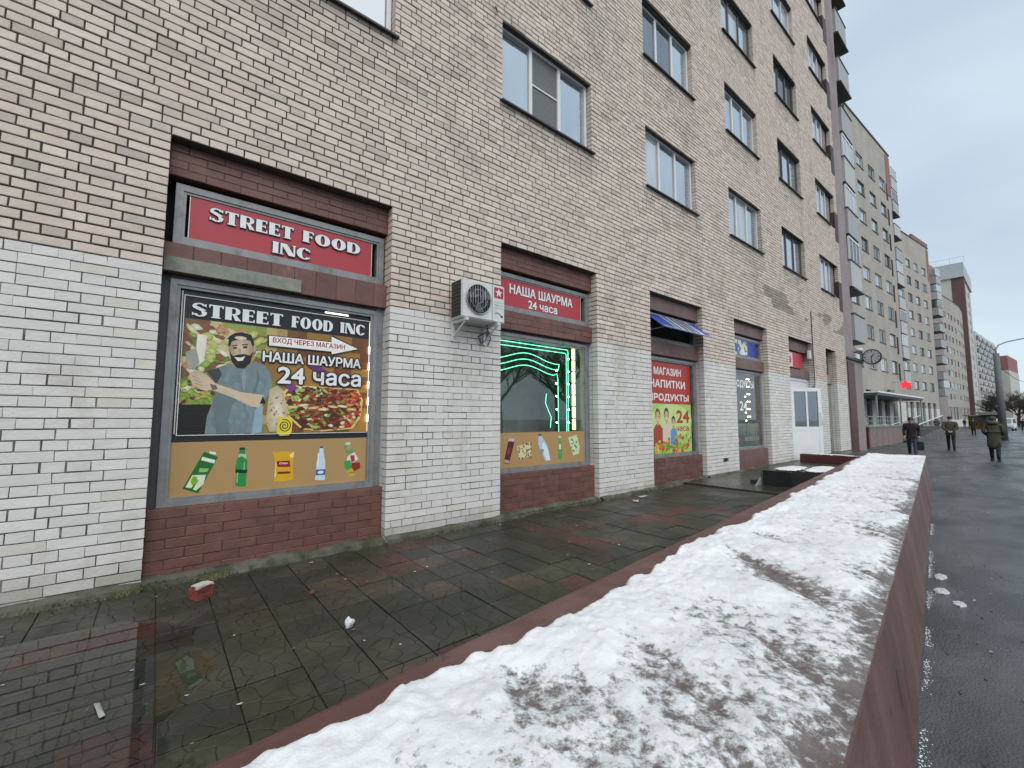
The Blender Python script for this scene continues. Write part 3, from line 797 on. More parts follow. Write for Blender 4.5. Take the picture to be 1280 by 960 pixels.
# soot band above the door and damp streaks are dark deposits on single bricks: handled in the brick tint
PR = {
 'header': [(0.16, 2.294), (1.79, 2.289), (1.78, 2.115), (0.171, 2.08)],
 'photo': [(0.171, 2.08), (1.78, 2.115), (1.788, 1.095), (0.171, 1.091)],
 'blackblk': [(0.162, 1.35), (0.401, 1.356), (0.365, 1.099), (0.171, 1.091)],
 'shirt': [(0.359, 1.096), (0.367, 1.243), (0.395, 1.348), (0.424, 1.491), (0.439, 1.587), (0.368, 1.63), (0.405, 1.676), (0.503, 1.725), (0.554, 1.721), (0.629, 1.693), (0.711, 1.767), (0.801, 1.731), (0.851, 1.65), (0.865, 1.536), (0.829, 1.433), (0.788, 1.357), (0.801, 1.207), (0.794, 1.102)],
 'sleeve_dark': [(0.348, 1.648), (0.435, 1.683), (0.461, 1.625), (0.432, 1.558), (0.413, 1.548), (0.389, 1.596)],
 'forearm': [(0.801, 1.452), (0.787, 1.382), (0.762, 1.336), (0.697, 1.342), (0.547, 1.424), (0.4, 1.485), (0.356, 1.472), (0.308, 1.486), (0.25, 1.53), (0.224, 1.593), (0.235, 1.633), (0.272, 1.652), (0.35, 1.617), (0.417, 1.543), (0.607, 1.475)],
 'shirt_fold': [(0.629, 1.693), (0.648, 1.6), (0.643, 1.501), (0.627, 1.5), (0.614, 1.598)],
 'shirt_fold2': [(0.729, 1.705), (0.762, 1.607), (0.724, 1.467), (0.705, 1.466), (0.734, 1.6)],
 'shirt_shadow': [(0.395, 1.348), (0.424, 1.491), (0.609, 1.426), (0.55, 1.352), (0.526, 1.207), (0.542, 1.097), (0.442, 1.097), (0.426, 1.231)],
 'shirt_light': [(0.803, 1.407), (0.788, 1.357), (0.801, 1.207), (0.794, 1.102), (0.718, 1.099), (0.731, 1.306)],
 'sleeve_tri': [(0.791, 1.444), (0.818, 1.377), (0.767, 1.369)],
 'wrist_tattoo': [(0.375, 1.536), (0.422, 1.529), (0.435, 1.492), (0.397, 1.481)],
 'face': [(0.504, 1.927), (0.511, 1.987), (0.583, 2.016), (0.668, 2.007), (0.698, 1.934), (0.698, 1.828), (0.679, 1.764), (0.618, 1.702), (0.555, 1.712), (0.522, 1.763), (0.503, 1.859)],
 'ear': [(0.694, 1.916), (0.715, 1.926), (0.72, 1.876), (0.699, 1.844)],
 'hair': [(0.496, 1.887), (0.498, 1.976), (0.541, 2.011), (0.593, 2.027), (0.673, 2.012), (0.702, 1.925), (0.69, 1.898), (0.666, 1.956), (0.585, 1.959), (0.522, 1.934), (0.51, 1.884)],
 'beard': [(0.508, 1.835), (0.528, 1.751), (0.572, 1.693), (0.629, 1.693), (0.675, 1.746), (0.696, 1.858), (0.668, 1.816), (0.623, 1.826), (0.571, 1.816), (0.538, 1.798)],
 'smile': [(0.547, 1.792), (0.593, 1.789), (0.632, 1.807), (0.615, 1.766), (0.578, 1.755)],
 'eye1': [(0.533, 1.879), (0.563, 1.887), (0.564, 1.87), (0.535, 1.864)],
 'eye2': [(0.609, 1.895), (0.643, 1.903), (0.646, 1.883), (0.612, 1.877)],
 'brow1': [(0.526, 1.895), (0.567, 1.907), (0.567, 1.897), (0.528, 1.886)],
 'brow2': [(0.602, 1.914), (0.648, 1.924), (0.651, 1.912), (0.605, 1.904)],
 'nose': [(0.576, 1.879), (0.591, 1.88), (0.605, 1.837), (0.585, 1.825), (0.57, 1.836)],
 'wrap_paper': [(0.266, 1.971), (0.337, 1.961), (0.33, 1.817), (0.325, 1.734), (0.279, 1.69), (0.263, 1.834)],
 'wrap_grey': [(0.19, 1.803), (0.264, 1.846), (0.293, 1.719), (0.262, 1.656), (0.215, 1.662)],
 'wrapL': [(0.844, 1.51), (0.91, 1.551), (0.982, 1.49), (1.001, 1.309), (1.044, 1.116), (0.86, 1.106), (0.823, 1.207)],
 'tort': [(0.959, 1.489), (1.027, 1.557), (1.223, 1.559), (1.68, 1.547), (1.741, 1.434), (1.723, 1.247), (1.641, 1.126), (1.341, 1.103), (1.139, 1.127), (1.015, 1.245)],
 'tort2': [(0.996, 1.439), (1.133, 1.311), (1.332, 1.354), (1.547, 1.317), (1.699, 1.376), (1.69, 1.205), (1.499, 1.117), (1.238, 1.121), (1.077, 1.18)],
 'onion': [(1.165, 1.76), (1.266, 1.773), (1.385, 1.705), (1.268, 1.702)],
 'onion2': [(0.98, 1.555), (1.05, 1.585), (1.088, 1.521), (1.017, 1.491)],
 'badge': [(0.923, 1.237), (0.94, 1.252), (1.027, 1.245), (1.054, 1.224), (1.049, 1.103), (1.027, 1.072), (0.948, 1.069), (0.919, 1.1)],
 'arrow': [(0.818, 2.02), (1.393, 2.024), (1.391, 2.082), (1.667, 1.979), (1.398, 1.898), (1.397, 1.926), (0.822, 1.928)],
 'bx_vhod': [(0.853, 1.941), (1.531, 1.965), (1.53, 2.016), (0.851, 2.003)],
 'bx_nasha': [(0.777, 1.765), (1.702, 1.779), (1.699, 1.877), (0.773, 1.856)],
 'bx_24': [(0.914, 1.569), (1.147, 1.571), (1.141, 1.736), (0.908, 1.719)],
 'bx_chasa': [(1.23, 1.57), (1.708, 1.577), (1.703, 1.735), (1.226, 1.689)],
 'bx_head': [(0.221, 2.116), (1.735, 2.133), (1.732, 2.251), (0.215, 2.228)],
 'carton': [(0.363, 0.945), (0.467, 0.895), (0.337, 0.59), (0.228, 0.641)],
 'carton_white': [(0.4, 0.947), (0.445, 0.937), (0.453, 0.912), (0.404, 0.926)],
 'carton_txt': [(0.352, 0.901), (0.448, 0.867), (0.439, 0.839), (0.346, 0.873)],
 'carton_fruit': [(0.29, 0.749), (0.386, 0.745), (0.37, 0.663), (0.32, 0.616), (0.299, 0.63), (0.341, 0.713), (0.286, 0.639), (0.247, 0.651)],
 'carton_leaf': [(0.294, 0.741), (0.324, 0.73), (0.329, 0.682), (0.295, 0.658), (0.28, 0.695)],
 'carton_lbl': [(0.337, 0.805), (0.404, 0.797), (0.395, 0.769), (0.332, 0.77)],
 'bottle': [(0.626, 0.954), (0.668, 0.952), (0.674, 0.905), (0.691, 0.844), (0.691, 0.768), (0.688, 0.65), (0.692, 0.624), (0.672, 0.616), (0.628, 0.62), (0.606, 0.632), (0.61, 0.732), (0.599, 0.775), (0.607, 0.849), (0.622, 0.907)],
 'bottle_cap': [(0.625, 0.97), (0.667, 0.969), (0.669, 0.947), (0.625, 0.949)],
 'bottle_band': [(0.601, 0.774), (0.694, 0.768), (0.694, 0.736), (0.604, 0.741)],
 'bottle_neck': [(0.621, 0.912), (0.677, 0.909), (0.684, 0.862), (0.645, 0.893), (0.62, 0.878)],
 'chips': [(0.89, 0.924), (0.935, 0.915), (0.988, 0.919), (1.084, 0.913), (1.079, 0.841), (1.074, 0.757), (1.087, 0.643), (0.991, 0.635), (0.913, 0.642), (0.921, 0.719), (0.921, 0.809), (0.907, 0.867)],
 'chips_red': [(0.931, 0.829), (1.045, 0.83), (1.053, 0.767), (0.941, 0.775)],
 'chips_red2': [(0.944, 0.729), (1.056, 0.725), (1.056, 0.704), (0.945, 0.707)],
 'chips_hi': [(1.042, 0.885), (1.084, 0.91), (1.071, 0.85), (1.051, 0.855)],
 'chips_hi2': [(0.918, 0.686), (0.924, 0.817), (0.93, 0.817), (0.929, 0.685)],
 'water': [(1.317, 0.948), (1.349, 0.947), (1.356, 0.887), (1.373, 0.798), (1.378, 0.719), (1.375, 0.614), (1.283, 0.622), (1.288, 0.725), (1.293, 0.803), (1.311, 0.889)],
 'water_lbl': [(1.288, 0.725), (1.378, 0.723), (1.378, 0.666), (1.287, 0.667)],
 'water_cap': [(1.32, 0.954), (1.347, 0.953), (1.349, 0.935), (1.319, 0.937)],
 'snack_a': [(1.556, 0.936), (1.582, 0.981), (1.618, 0.979), (1.647, 0.928), (1.658, 0.872), (1.585, 0.867)],
 'snack_b': [(1.595, 0.839), (1.667, 0.881), (1.711, 0.805), (1.661, 0.772), (1.588, 0.776)],
 'snack_c': [(1.561, 0.787), (1.624, 0.801), (1.653, 0.726), (1.6, 0.694), (1.572, 0.723)],
 'snack_d': [(1.643, 0.773), (1.726, 0.768), (1.737, 0.712), (1.673, 0.679), (1.639, 0.727)],
 'snack_e': [(1.591, 0.695), (1.654, 0.717), (1.679, 0.633), (1.62, 0.625)],
 'snack_red': [(1.622, 0.847), (1.668, 0.849), (1.674, 0.789), (1.638, 0.773)],
 'choco': [(3.747, 0.973), (3.859, 0.961), (3.748, 0.621), (3.656, 0.642)],
 'cookie': [(3.889, 0.855), (4.126, 0.9), (4.166, 0.723), (3.94, 0.67)],
 'wbottle': [(4.296, 1.002), (4.342, 1.001), (4.467, 0.853), (4.526, 0.632), (4.432, 0.625), (4.366, 0.736), (4.285, 0.871)],
 'gbottle': [(4.703, 0.968), (4.745, 0.967), (4.759, 0.867), (4.779, 0.741), (4.77, 0.63), (4.685, 0.635), (4.694, 0.77)],
 'crisps': [(4.908, 0.95), (5.096, 0.989), (5.169, 0.801), (5.148, 0.699), (5.015, 0.674), (4.962, 0.809)],
 'bx_mag': [(7.308, 2.079), (8.274, 2.103), (8.283, 2.261), (7.315, 2.233)],
 'bx_nap': [(7.317, 1.842), (8.423, 1.843), (8.432, 2.002), (7.292, 2.005)],
 'bx_prod': [(7.305, 1.569), (8.544, 1.582), (8.554, 1.741), (7.312, 1.732)],
 'bx_24b': [(8.061, 1.161), (8.541, 1.159), (8.556, 1.404), (8.074, 1.398)],
 'bx_chasab': [(8.051, 0.994), (8.522, 0.987), (8.528, 1.081), (8.056, 1.085)],
 'redtop': [(7.274, 2.314), (8.638, 2.349), (8.603, 1.544), (7.238, 1.495)],
 'green': [(7.238, 1.495), (8.603, 1.544), (8.618, 0.557), (7.26, 0.584)],
 'heads': [(7.391, 1.353), (7.652, 1.3), (7.908, 1.207), (7.572, 1.024)],
 'bx_dukty': [(10.894, 1.971), (11.705, 2.008), (11.725, 2.2), (10.913, 2.175)],
 'bx_24c': [(10.89, 1.439), (11.261, 1.452), (11.283, 1.679), (10.91, 1.649)],
 'shelf': [(10.899, 1.047), (12.064, 1.078), (12.06, 0.567), (10.901, 0.59)],
 'bx_street': [(0.305, 2.984), (0.989, 3.029), (0.984, 3.151), (0.299, 3.107)],
 'bx_food': [(1.074, 3.007), (1.652, 3.026), (1.648, 3.147), (1.07, 3.13)],
 'bx_inc': [(0.808, 2.828), (1.148, 2.833), (1.144, 2.946), (0.804, 2.935)],
 'redsign': [(0.15, 3.165), (1.793, 3.185), (1.791, 2.8), (0.158, 2.783)],
 'bx_sh': [(3.765, 2.962), (5.038, 3.044), (5.04, 3.172), (3.765, 3.121)],
 'bx_24d': [(4.114, 2.816), (4.696, 2.847), (4.697, 2.961), (4.114, 2.933)],
 'redsign1': [(3.646, 3.187), (5.227, 3.206), (5.243, 2.829), (3.648, 2.776)],
}
# ================================================================== SIGNS, POSTERS AND OTHER PRINT
_tcache = {}
def text_tris(body, bold=0.0):
    key = (body, bold)
    if key in _tcache: return _tcache[key]
    cu = bpy.data.curves.new('tmp_text', 'FONT'); cu.body = body; cu.offset = bold; cu.resolution_u = 4
    o = bpy.data.objects.new('tmp_text', cu); COL.objects.link(o)
    dg = bpy.context.evaluated_depsgraph_get(); dg.update()
    me = bpy.data.meshes.new_from_object(o.evaluated_get(dg))
    V = [(v.co.x, v.co.y) for v in me.vertices]; F = [tuple(p.vertices) for p in me.polygons]
    bpy.data.objects.remove(o); bpy.data.curves.remove(cu); bpy.data.meshes.remove(me)
    _tcache[key] = (V, F)
    return V, F

class Print:
    """flat print: coloured polygons in the plane (x, z), each layer a fraction of a millimetre proud of the last"""
    def __init__(s, y, step=0.0003, var=0.0): s.b = MB(); s.y = y; s.step = step; s.n = 0; s.var = var; s.rng = random.Random(1); s.d = 0.0
    def layer(s): s.d += 5e-5; return s
    def yy(s): s.d += 1.3e-5; return s.y - s.d
    def poly(s, pts, col):
        y = s.yy()
        a = sum(pts[i][0] * pts[(i + 1) % len(pts)][1] - pts[(i + 1) % len(pts)][0] * pts[i][1] for i in range(len(pts)))
        if a < 0: pts = pts[::-1]
        if s.var and len(pts) > 4:
            n = len(pts); cs = []
            for k in range(n):
                q = 1 + s.rng.uniform(-s.var, s.var); cs.append(tuple(c_ * q for c_ in col))
            col = cs
        s.b.poly([(p[0], y, p[1]) for p in pts], 0, col)
    def soft(s, pts, c_in, c_out):
        """fan from the centre with shaded rim"""
        y = s.yy(); n = len(pts)
        a = sum(pts[i][0] * pts[(i + 1) % n][1] - pts[(i + 1) % n][0] * pts[i][1] for i in range(n))
        if a < 0: pts = pts[::-1]
        c = (sum(p[0] for p in pts) / n, sum(p[1] for p in pts) / n)
        for i in range(n):
            p, q = pts[i], pts[(i + 1) % n]
            k0 = 1 + s.rng.uniform(-.12, .12)
            s.b.poly([(c[0], y, c[1]), (p[0], y, p[1]), (q[0], y, q[1])], 0, [c_in, tuple(v * k0 for v in c_out), c_out])
    def rect(s, x0, x1, z0, z1, col): s.poly([(x0, z0), (x1, z0), (x1, z1), (x0, z1)], col)
    def ell(s, cx, cz, rx, rz, col, n=14, ang=0.0, wob=0.0, rng=None):
        pts = []
        for i in range(n):
            t = 2 * math.pi * i / n; k = 1 + (rng.uniform(-wob, wob) if rng else 0)
            x, z = rx * k * math.cos(t), rz * k * math.sin(t)
            pts.append((cx + x * math.cos(ang) - z * math.sin(ang), cz + x * math.sin(ang) + z * math.cos(ang)))
        if s.var: s.soft(pts, tuple(min(.9, v * 1.22) for v in col), tuple(v * .74 for v in col))
        else: s.poly(pts, col)
    def stroke(s, pts, w, col):
        for (x0, z0), (x1, z1) in zip(pts[:-1], pts[1:]):
            d = math.hypot(x1 - x0, z1 - z0) or 1e-6; nx, nz = -(z1 - z0) / d * w / 2, (x1 - x0) / d * w / 2
            ex, ez = (x1 - x0) / d * w * .3, (z1 - z0) / d * w * .3
            s.poly([(x0 - ex + nx, z0 - ez + nz), (x0 - ex - nx, z0 - ez - nz), (x1 + ex - nx, z1 + ez - nz), (x1 + ex + nx, z1 + ez + nz)], col)
    def text(s, body, x0, x1, z0, z1, col, bold=0.02, grow=0.0, body_ref=None):
        V, F = text_tris(body, 0.0)
        V0 = V
        ax, bx = min(v[0] for v in V0), max(v[0] for v in V0); az, bz = min(v[1] for v in V0), max(v[1] for v in V0)
        sx, sz = (x1 - x0) / (bx - ax), (z1 - z0) / (bz - az)
        w = bold * (z1 - z0) * 1.5 + grow
        n = 10 if grow else 8
        for k in range(n):
            t = 2 * math.pi * k / n; s._put(V, F, ax, az, sx, sz, x0 + w * math.cos(t), z0 + w * math.sin(t), col, k * 0.00002)
    def _put(s, V, F, ax, az, sx, sz, x0, z0, col, dy):
        y = s.yy()
        s.b.faces([(x0 + (v[0] - ax) * sx, y, z0 + (v[1] - az) * sz) for v in V], F, 0, col)
    def deco(s, body, x0, x1, z0, z1, col, grow=0.0):
        """heavy art-deco capitals: fat stems, hairline arms"""
        adv = sum(DECO[c][0] for c in body) + 0.09 * (len(body) - 1)
        sx = (x1 - x0) / adv; sz = z1 - z0; x = x0
        offs = [(0, 0)] if not grow else [(grow * math.cos(2 * math.pi * k / 8), grow * math.sin(2 * math.pi * k / 8)) for k in range(8)]
        for c in body:
            w, polys = DECO[c]
            for k, (ox, oz) in enumerate(offs):
                for pl in polys: s.poly([(x + p[0] * sx + ox, z0 + p[1] * sz + oz) for p in pl], col)
            x += (w + 0.09) * sx
    def build(s, name, m, parent=None): return s.b.build(name, m, parent)
    def build_split(s, cuts, names, m, parent):
        """one object per printed item, told apart by where along x it stands"""
        for k, nm in enumerate(names):
            b = MB()
            for f, c in zip(s.b.f, s.b.c):
                pts = [s.b.v[i] for i in f]; x = sum(p[0] for p in pts) / len(pts)
                if cuts[k] <= x < cuts[k + 1]: b.poly(pts, 0, c)
            if b.f: b.build(nm, m, parent)

def inside(p_, poly):
    c = False
    for (xa, za), (xb, zb) in zip(poly, poly[1:] + poly[:1]):
        if (za > p_[1]) != (zb > p_[1]) and p_[0] < (xb - xa) * (p_[1] - za) / (zb - za) + xa: c = not c
    return c
def _rc(x0, z0, x1, z1): return [(x0, z0), (x1, z0), (x1, z1), (x0, z1)]
def _ring(cx, cz, ro, ri, a0, a1, n=14):
    out = []
    for i in range(n):
        t0, t1 = R(a0 + (a1 - a0) * i / n), R(a0 + (a1 - a0) * (i + 1) / n)
        P_ = lambda r, t: (cx + r[0] * math.cos(t), cz + r[1] * math.sin(t))
        out.append([P_(ro, t0), P_(ro, t1), P_(ri, t1), P_(ri, t0)])
    return out
DECO = {
    'I': (0.36, [_rc(.03, 0, .33, 1), _rc(0, 0, .36, .07), _rc(0, .93, .36, 1)]),
    'T': (0.72, [_rc(.2, 0, .52, 1), _rc(0, .9, .72, 1), _rc(0, .78, .07, .93), _rc(.65, .78, .72, .93), _rc(.13, 0, .59, .07)]),
    'E': (0.66, [_rc(0, 0, .34, 1), _rc(.3, 0, .64, .1), _rc(.3, .9, .62, 1), _rc(.3, .47, .54, .56), _rc(.58, .05, .66, .24), _rc(.56, .77, .63, .95), _rc(.49, .4, .55, .63)]),
    'F': (0.62, [_rc(0, 0, .34, 1), _rc(.3, .9, .6, 1), _rc(.3, .47, .52, .56), _rc(.54, .76, .62, .95), _rc(.47, .4, .53, .63), _rc(-.04, 0, .4, .07)]),
    'O': (0.92, _ring(.46, .5, (.46, .52), (.13, .42), 0, 360, 26)),
    'D': (0.86, [_rc(0, 0, .33, 1), _rc(.3, 0, .46, .1), _rc(.3, .9, .46, 1)] + _ring(.42, .5, (.44, .5), (.14, .40), -90, 90)),
    'R': (0.80, [_rc(0, 0, .33, 1), _rc(.3, .9, .46, 1), _rc(.3, .42, .46, .5), [(.36, .46), (.54, .46), (.82, 0), (.52, 0)]] + _ring(.44, .7, (.33, .3), (.10, .22), -90, 90)),
    'C': (0.80, _ring(.46, .5, (.46, .52), (.14, .43), 42, 318, 22) + [_rc(.72, .70, .79, .92), _rc(.72, .10, .78, .26)]),
    'N': (0.84, [_rc(0, 0, .11, 1), [(0, 1), (.36, 1), (.84, 0), (.48, 0)], _rc(.74, 0, .84, 1), _rc(.66, .93, .9, 1), _rc(-.04, 0, .18, .06)]),
    'S': (0.70, _ring(.34, .735, (.34, .28), (.16, .19), 20, 200, 12) + [[(.02, .74), (.05, .60), (.42, .40), (.66, .5), (.66, .52), (.34, .70), (.2, .76)], [(.42, .52), (.70, .36), (.70, .25), (.45, .25)]]
          + _ring(.36, .265, (.34, .28), (.12, .19), 200, 380, 12) + [_rc(0, .04, .07, .26), _rc(.6, .76, .67, .96)]),
}
def hexc(h):
    c = [int(h[i:i + 2], 16) / 255 for i in (0, 2, 4)]
    return tuple(((v + 0.055) / 1.055) ** 2.4 if v > 0.04045 else v / 12.92 for v in c)

def board(name, x0, x1, z0, z1, y0, y1, m, label, cat, group=None):
    """a sign or poster: the panel it is printed on"""
    b = MB(); b.box(x0, x1, y0, y1, z0, z1)
    return tag(b.build(name, m), label, cat, group)

M['sign_red'] = mat('red_sign_vinyl', hexc('AE3843'), rough=0.38, var=0.05, scale=3)
M['sign_edge'] = mat('white_sign_edge', (0.7, 0.7, 0.7), rough=0.5)
# ---- STREET FOOD INC sign over the first window
sg = board('signboard', 0.155, 1.79, 2.785, 3.18, 0.186, 0.197, M['sign_red'], 'red sign reading STREET FOOD INC above the poster window', 'sign')
P = Print(0.1856)
for q in (_rc(0.155, 2.785, 1.79, 2.792), _rc(0.155, 2.785, 0.161, 3.18), _rc(1.784, 2.785, 1.79, 3.18)): P.poly(q, (.75, .75, .75))
P.layer()
for t, a in (('STREET', (0.302, 0.985, 3.0, 3.12)), ('FOOD', (1.075, 1.65, 3.01, 3.125)), ('INC', (0.806, 1.146, 2.83, 2.942))):
    P.deco(t, *a, hexc('2A2230'), grow=0.008)
P.layer()
for t, a in (('STREET', (0.302, 0.985, 3.0, 3.12)), ('FOOD', (1.075, 1.65, 3.01, 3.125)), ('INC', (0.806, 1.146, 2.83, 2.942))):
    P.deco(t, *a, (0.80, 0.82, 0.82))
P.build('lettering', M['print'], sg)

# ---- НАША ШАУРМА sign over the neon window
sg = board('signboard', 3.56, 5.235, 2.785, 3.20, 0.186, 0.197, M['sign_red'], 'red sign reading НАША ШАУРМА 24 часа over the neon window', 'sign')
P = Print(0.1856)
P.rect(3.56, 5.235, 2.785, 2.795, (.75, .75, .75)); P.rect(5.228, 5.235, 2.785, 3.20, (.75, .75, .75))
for g_, c in ((0.007, hexc('4A1A22')), (0, (.8, .8, .8))):
    P.layer(); P.text('НАША ШАУРМА', 3.765, 5.04, 2.995, 3.125, c, 0.022, g_); P.text('24 часа', 4.114, 4.697, 2.83, 2.945, c, 0.022, g_)
P.build('lettering', M['print'], sg)

# ---- big poster in the first window
po = board('poster', 0.135, 1.80, 1.03, 2.345, 0.2065, 0.212, M['black'], 'street food poster with a bearded cook in a grey shirt and a shawarma', 'poster')
rp = random.Random(3)
P = Print(0.206, var=.10)
hdr = hexc('17171C')
P.poly(PR['header'], hdr)
x0p, x1p, z0p, z1p = 0.171, 1.786, 1.095, 2.10
# background: blurred food on the left, warm brown on the right; soft bands
for i in range(18):
    for j in range(12):
        xa, xb = x0p + (x1p - x0p) * i / 18, x0p + (x1p - x0p) * (i + 1) / 18
        za, zb = z0p + (z1p - z0p) * j / 12, z0p + (z1p - z0p) * (j + 1) / 12
        f = i / 17
        n = float(fbm(i * .55 + 2, j * .6 + 5, 3))
        L_ = hexc('8FA04A') if n > .52 else (hexc('C9BE8A') if n > .42 else hexc('7A5A38'))
        R__ = hexc('7A4A20') if n > .5 else hexc('A97B33')
        if j > 7 and f > .45: R__ = tuple(a * .8 for a in R__)
        t = min(1, max(0, (f - .30) / .25))
        P.rect(xa, xb, za, zb, tuple(a * (1 - t) + c_ * t for a, c_ in zip(L_, R__)))
P.layer()
FOODL = ['D9D2A0', 'B9C46A', '8DB050', 'C98F6A', 'E3DCC0', '6F8A3A', '8A5A3A', 'D8B890']
for q in range(150):
    x = rp.uniform(0.19, 0.78); z = rp.uniform(1.42, 2.06)
    P.ell(x, z, rp.uniform(.02, .07), rp.uniform(.015, .04), hexc(rp.choice(FOODL)), 9, rp.uniform(-.8, .8), .3, rp)
    if q % 10 == 9: P.layer()
P.layer()
for q in range(40):     # lettuce and bread by his shoulder
    P.ell(rp.uniform(.17, .46), rp.uniform(1.36, 1.55), rp.uniform(.012, .04), rp.uniform(.01, .022), hexc(rp.choice(['7FA03A', 'B4552F', 'C7A15A', '5C3A22', '9DB54E'])), 8, rp.uniform(-1, 1), .3, rp)
    if q % 10 == 9: P.layer()
P.layer(); P.poly(PR['blackblk'], hexc('120E0C'))
for q in range(5): P.rect(.19, .44 - q * .01, 1.12 + q * .05, 1.123 + q * .05, hexc('2A221C'))
P.layer(); P.poly(PR['shirt'], hexc('76878A')); P.layer()
for q in range(60):
    x = rp.uniform(.42, .80); z = rp.uniform(1.13, 1.66)
    if inside((x, z), PR['shirt']) and inside((x + .05, z), PR['shirt']) and inside((x - .05, z), PR['shirt']): P.poly([(x + .03 * math.cos(t_), z + .055 * math.sin(t_)) for t_ in [k_ * .785 for k_ in range(8)]], hexc(rp.choice(['74858A', '708185', '7A8C90'])))
P.layer(); P.poly(PR['shirt_light'], hexc('8FA9B8')); P.poly(PR['shirt_shadow'], hexc('67787B'))
P.layer(); P.poly(PR['sleeve_dark'], hexc('3A4144')); P.poly(PR['shirt_fold'], hexc('8A9A9C')); P.poly(PR['shirt_fold2'], hexc('61747A'))
for q in range(0):
    x = 0; z = 0
    P.ell(x, z, rp.uniform(.008, .02), rp.uniform(.03, .06), hexc(rp.choice(['6A7A7D', '80908F', '6F8085'])), 8, rp.uniform(-.6, .3), .2, rp)
P.layer(); P.poly(PR['forearm'], hexc('C9B49A')); P.poly(PR['wrap_paper'], hexc('E6E4D2')); P.poly(PR['wrap_grey'], hexc('A3A49B'))
P.layer(); P.poly(PR['wrist_tattoo'], hexc('6F6558')); P.poly(PR['sleeve_tri'], hexc('15171A'))
fa = PR['forearm']
P.poly([fa[4], fa[5], fa[6], ((fa[6][0] + fa[5][0]) / 2, fa[6][1] + .01)], hexc('A48B72'))
for k_ in range(3): P.stroke([(.245 + k_ * .012, 1.60 - k_ * .03), (.30 + k_ * .012, 1.575 - k_ * .03)], .005, hexc('9A8168'))
P.layer(); P.poly(PR['ear'], hexc('B79C84')); P.soft(PR['face'], hexc('D9C4AC'), hexc('A0846A'))
P.layer(); P.poly(PR['hair'], hexc('1D1A18')); P.poly(PR['beard'], hexc('1A1614')); P.poly(PR['nose'], hexc('B59A80'))
xs_ = [p_[0] for p_ in PR['face']]; fx0, fx1 = min(xs_), max(xs_)
P.layer(); P.poly(PR['smile'], hexc('EDE6DC'))
for n_ in ('eye1', 'eye2', 'brow1', 'brow2'): P.poly(PR[n_], hexc('2A221D'))
P.ell((fx0 + fx1) / 2 - .01, max(p_[1] for p_ in PR['face']) - .045, .05, .018, hexc('DCC7AE'), 12)
# rolled shawarma, cut open
P.layer(); P.soft(PR['wrapL'], hexc('E4DAC6'), hexc('B8A684'))
P.layer()
for q in range(26): P.ell(rp.uniform(.83, .98), rp.uniform(1.12, 1.5), rp.uniform(.004, .014), rp.uniform(.004, .012), hexc(rp.choice(['A5804F', 'BFAE8A', '7B9A48', '8C6A48'])), 8)
P.layer(); P.soft(PR['tort'], hexc('B88A4A'), hexc('E0C17C'))
P.layer(); P.poly([(x_ * .93 + .092, z_ * .93 + .094) for x_, z_ in PR['tort']], hexc('5A2C18'))
FILL = ['6E3A20', '8A4A28', '4A2414', '9A5A34', 'B46A3C', 'C8432A', 'D8502E', '7FA63A', 'A9C05A', 'E0D2A8', 'C9A46A', '5A2A16', '7A4630', 'E6DCC0', 'B23A24']
cnt = 0
for q in range(420):
    x = rp.uniform(.98, 1.75); z = rp.uniform(1.12, 1.54)
    if not inside((x, z), [(a_ * .93 + .092, c_ * .93 + .094) for a_, c_ in PR['tort']]): continue
    side = (x - 1.0) / .72
    pool = FILL if rp.random() < .6 else (['C8432A', 'D8502E', 'E27A4A', 'B23A24'] if side > .72 else (['7FA63A', '9CBF54', 'B9CF7C'] if side < .2 else ['6E3A20', '8A4A28', '4A2414', '9A5A34', '5A2A16', 'A8694A']))
    P.ell(x, z, rp.uniform(.012, .045), rp.uniform(.008, .02), hexc(rp.choice(pool)), 8, rp.uniform(-.7, .7), .3, rp)
    cnt += 1
    if cnt % 12 == 0: P.layer()
P.layer()
for k_ in range(7): P.ell(1.05 + .095 * k_, 1.345 + .02 * math.sin(k_ * 1.7), .055, .014, hexc('E6D9A8' if k_ % 2 else 'D9C07A'), 10, .15 * math.sin(k_))
P.poly(PR['onion'], hexc('6A2A6E')); P.poly(PR['onion2'], hexc('7A3A86'))
P.layer(); P.poly(PR['badge'], hexc('E3CF3A'))
bc = (sum(p_[0] for p_ in PR['badge']) / 8, sum(p_[1] for p_ in PR['badge']) / 8)
P.layer(); P.stroke([(bc[0] + (.006 + .0036 * t) * math.cos(t), bc[1] + (.006 + .0036 * t) * math.sin(t) * 1.1) for t in [k_ * .5 for k_ in range(30)]], .0085, hexc('15140F'))
